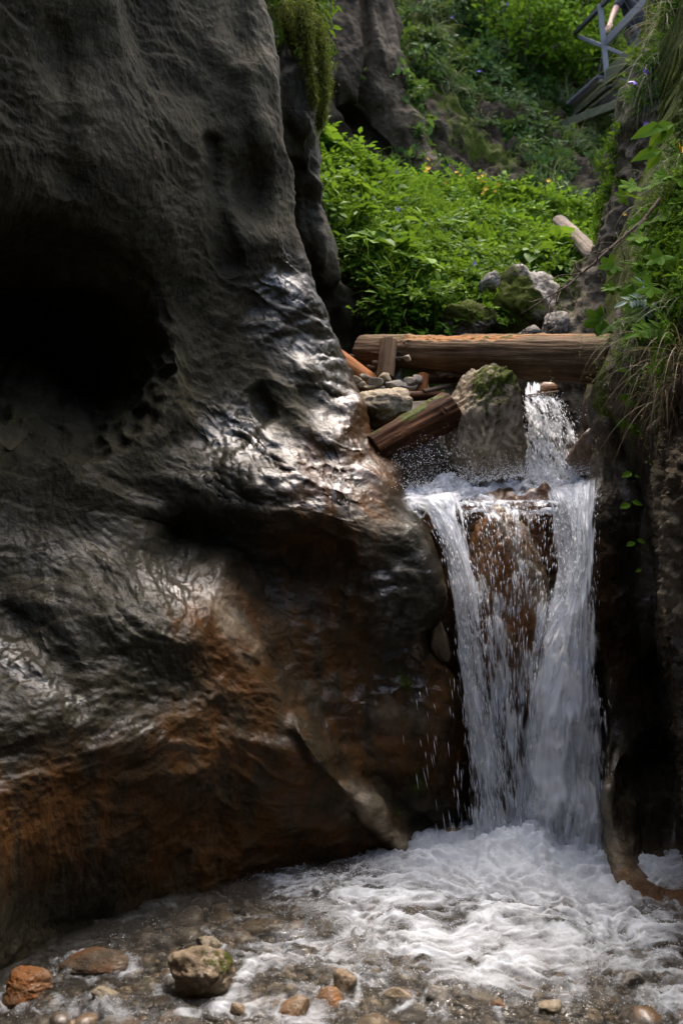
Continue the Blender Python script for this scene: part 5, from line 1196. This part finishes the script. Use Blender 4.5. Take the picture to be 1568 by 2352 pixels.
# ---------------------------------------------------------------- steel walkway and the person on it
DZ = 7.05
root = empty('walkway', tuple(P(1400, 200, 13.)), 'steel walkway with grating deck and railings fixed high on the right rocks', 'walkway')
def beam(name, a, b, w_, h_, mat, par=root, up=(0, 0, 1)):
    V, F = beamVF(a, b, w_, h_, up); V = np.asarray(V)
    o = mesh(name, V, F, M[mat], par, None, False)
    bv = o.modifiers.new('edge', 'BEVEL'); bv.width = .006; bv.segments = 2; return o
def angle(name, a, b, s, mat, par=root, up=(0, 1, 0)):
    """an L-section bar"""
    mb = MB(); a = np.asarray(a, float); b = np.asarray(b, float); d = (b-a)/np.linalg.norm(b-a)
    x = np.cross(d, up); x /= np.linalg.norm(x); y = np.cross(x, d)
    mb.add(*beamVF(a, b, s, .009, y)); mb.add(*beamVF(a+y*(s/2+.0045)-x*(s/2-.0045), b+y*(s/2+.0045)-x*(s/2-.0045), .009, s, y))
    return mb.build(name, M[mat], par, False)
A0 = P(1321, 258, 13.77); A1 = P(1393, 200, 12.9); A2 = P(1490, 104, 11.75); A0[2] = A1[2] = A2[2] = DZ
beam('stringer', A0, A1, .06, .16, 'steel_mossy')
beam('stringer', A1+np.array([.0, -.02, .06]), A2+np.array([0, 0, .06]), .06, .20, 'steel_mossy')
off = np.array([.95, .25, 0])
beam('stringer', A0+off, A2+off, .06, .14, 'steel_dark')
# grating deck: bearing bars and cross bars
def grating(p, q, w0, w1, n):
    mb = MB(); p = np.asarray(p, float); q = np.asarray(q, float)
    for k in range(n):
        c = p+(q-p)*(k+.5)/n; mb.add(*beamVF(c+w0, c+w1, .008, .03))
    for k in range(9):
        s = w0+(w1-w0)*(k+.5)/9; mb.add(*beamVF(p+s+[0, 0, .004], q+s+[0, 0, .004], .006, .02))
    return mb.build('grating', M['steel'], root, False)
grating(A0+[0, 0, .10], A1+[0, 0, .10], np.array([-.13, 0, 0]), off, 42)
grating(A1+[.02, -.03, .18], A2+[0, 0, .18], np.array([.03, 0, 0]), off, 52)
beam('cross_beam', A1+[0, -.06, -.03], A1+off+[0, -.06, -.03], .10, .11, 'steel_dark')
beam('cross_beam', A0+[0, .1, -.02], A0+off+[0, .1, -.02], .08, .1, 'steel_dark')
beam('support_beam', P(1266, 298, 13.6), P(1460, 226, 12.5), .10, .11, 'steel_mossy')
# railings
T1 = P(1375, 14, 12.9)
angle('post', A1+[0, -.05, -.02], T1+[0, -.05, 0], .07, 'steel')
H0 = P(1319, 78, 13.6); H1 = P(1402, -8, 12.65)
beam('handrail', H0, H1, .05, .06, 'steel_dark')
beam('handrail', H1, P(1500, -110, 11.7), .05, .06, 'steel_dark')
K1 = P(1391, 97, 12.88); K2 = P(1500, -18, 11.65)
beam('knee_rail', K1, K2, .03, .12, 'steel')
beam('brace', P(1321, 81, 13.6), P(1378, 104, 13.3), .03, .05, 'steel')
beam('brace', P(1378, 104, 13.3), P(1452, 134, 13.1), .03, .045, 'steel')
beam('brace', P(1383, 128, 12.95), P(1371, 184, 13.1), .012, .05, 'steel_dark')
angle('post', A2+[0, -.03, 0], A2+[0, -.03, 1.0], .06, 'steel')
for p in (A1+[0, -.08, .02], A1+[.04, -.08, .09], A0+[-.03, -.06, -.08], A0+[.1, -.05, -.1], K1+[0, -.04, 0]):
    V, F = ICO[2]; mesh('bolt', V*np.array([.018, .012, .018])+p, F, M['steel'], root)
D, F = ICO[4]; V = D*np.array([.055, .05, .045])*(1+.25*pn(D*1.7+2))[:, None]; V[:, 2] = np.maximum(V[:, 2], -.022)  # small rounded white shape of unknown kind beside the post
tag(mesh('white_blob', V+P(1385, 185, 13.0)+np.array([0, 0, .0]), F, M['white'], None, {}, True, True), 'small bright white bundle lying on the walkway beside the grey post', 'blob')

def skin(name, pts, edges, rad, mat, parent=None, sub=2, root_i=0):
    me = bpy.data.meshes.new(name); org = np.array(parent.location) if parent else np.array(pts[0])
    me.from_pydata([tuple(np.asarray(p)-org) for p in pts], edges, []); me.materials.append(M[mat])
    o = bpy.data.objects.new(name, me); COL.objects.link(o); o.location = org
    o.modifiers.new('skin', 'SKIN'); sv = me.skin_vertices[0].data
    for k, r in enumerate(rad): sv[k].radius = (r, r) if np.isscalar(r) else r
    sv[root_i].use_root = True
    s = o.modifiers.new('sub', 'SUBSURF'); s.levels = sub; s.render_levels = sub
    for p in me.polygons: p.use_smooth = True
    if parent: o.parent = parent; o.location = (0, 0, 0)
    return o
f = P(1478, 252, 13.75); f[2] = DZ+.13
px_ = lambda x, y, z: f+np.array([x, y, z])
pel = px_(-.06, -.02, .93); chest = px_(-.10, -.05, 1.28); neck = px_(-.11, -.08, 1.47); head = px_(-.12, -.12, 1.62)
sl = px_(-.31, -.06, 1.41); sr = px_(.09, -.02, 1.42); el = px_(-.45, -.16, 1.16); hl = px_(-.565, -.34, .90); er = px_(.17, -.16, 1.17); hr = px_(.02, -.36, 1.05)
kl = px_(-.13, -.10, .50); kr = px_(.08, .0, .50); fl = px_(-.11, -.02, .08); fr_ = px_(.11, .1, .08); tl_ = px_(-.13, -.17, .05); tr_ = px_(.10, -.06, .05); hipl = px_(-.16, -.02, .88); hipr = px_(.05, -.01, .88)
nose = px_(-.13, -.20, 1.61)
pts = [pel, px_(-.08, -.03, 1.08), chest, neck, head, px_(-.12, -.11, 1.72), sl, el, hl, sr, er, hr, hipl, kl, fl, tl_, hipr, kr, fr_, tr_]
edges = [(0,1),(1,2),(2,3),(3,4),(4,5),(2,6),(6,7),(7,8),(2,9),(9,10),(10,11),(0,12),(12,13),(13,14),(14,15),(0,16),(16,17),(17,18),(18,19)]
rad = [.12,.12,.14,.055,.085,.07,.06,.042,.027,.06,.042,.027,.085,.055,.04,.03,.085,.055,.04,.03]
# five fingers and a thumb-side on each hand, closed over the rail
for hi, base in ((8, hl), (11, hr)):
    dv = np.array([-.3, -.5, -.7]) if hi == 8 else np.array([-.6, -.5, -.2]); dv /= np.linalg.norm(dv); sd_ = np.cross(dv, [0, 0, 1.]); sd_ /= np.linalg.norm(sd_)
    pm_ = base+dv*.07; pts.append(pm_); rad.append(.026); edges.append((hi, len(pts)-1)); pi_ = len(pts)-1
    for k, ln in enumerate((.055, .075, .08, .07)):
        a_ = pm_+sd_*(k-1.5)*.02+dv*.03; b_ = a_+dv*ln*.5+np.array([0, 0, -.012]); c_ = b_+dv*ln*.25+np.array([0, .02, -.03])
        n0 = len(pts); pts += [a_, b_, c_]; rad += [.009, .008, .007]; edges += [(pi_, n0), (n0, n0+1), (n0+1, n0+2)]
    n0 = len(pts); pts += [base+dv*.035+sd_*-.035, base+dv*.07+sd_*-.055+np.array([0, 0, -.02])]; rad += [.010, .008]; edges += [(hi, n0), (n0, n0+1)]
person = skin('person', pts, edges, rad, 'skin'); tag(person, 'person in a dark short-sleeved shirt leaning on the walkway rail', 'person')
def child(name, pts, edges, rad, mat): return skin(name, pts, edges, rad, mat, person)
fore = lambda a, b, t: a+(b-a)*t
child('shirt', [px_(-.06, -.02, .90), px_(-.08, -.03, 1.08), chest, fore(chest, neck, .75), sl, fore(sl, el, .85), sr, fore(sr, er, .85)], [(0,1),(1,2),(2,3),(2,4),(4,5),(2,6),(6,7)], [.15,.15,.165,.075,.085,.062,.085,.062], 'cloth_dark')
child('trousers', [px_(-.06, -.02, .94), hipl, kl, fore(kl, fl, .9), hipr, kr, fore(kr, fr_, .9)], [(0,1),(1,2),(2,3),(0,4),(4,5),(5,6)], [.145,.10,.075,.06,.10,.075,.06], 'cloth_navy')
child('shoe', [fl+[0, .03, -.03], fore(fl, tl_, .5)+[0, 0, -.02], tl_+[0, -.05, -.015]], [(0,1),(1,2)], [.045,.045,.035], 'cloth_dark')
child('shoe', [fr_+[0, .03, -.03], fore(fr_, tr_, .5)+[0, 0, -.02], tr_+[0, -.05, -.015]], [(0,1),(1,2)], [.045,.045,.035], 'cloth_dark')
child('hair', [head+[0, .05, .02], px_(-.12, -.08, 1.73), px_(-.12, -.15, 1.72)], [(0,1),(1,2)], [.085,.075,.04], 'hair')
child('nose', [px_(-.125, -.195, 1.64), px_(-.125, -.215, 1.605)], [(0,1)], [.010,.014], 'skin')
for s in (-1, 1):
    D, F = ICO[2]; mesh('eye', D*.011+px_(-.122+s*.034, -.197, 1.645), F, M['white'], person)
    mesh('ear', D*np.array([.012, .022, .032])+px_(-.12+s*.088, -.11, 1.63), F, M['skin'], person)
child('mouth', [px_(-.148, -.196, 1.572), px_(-.10, -.196, 1.572)], [(0,1)], [.006,.006], 'rotten')
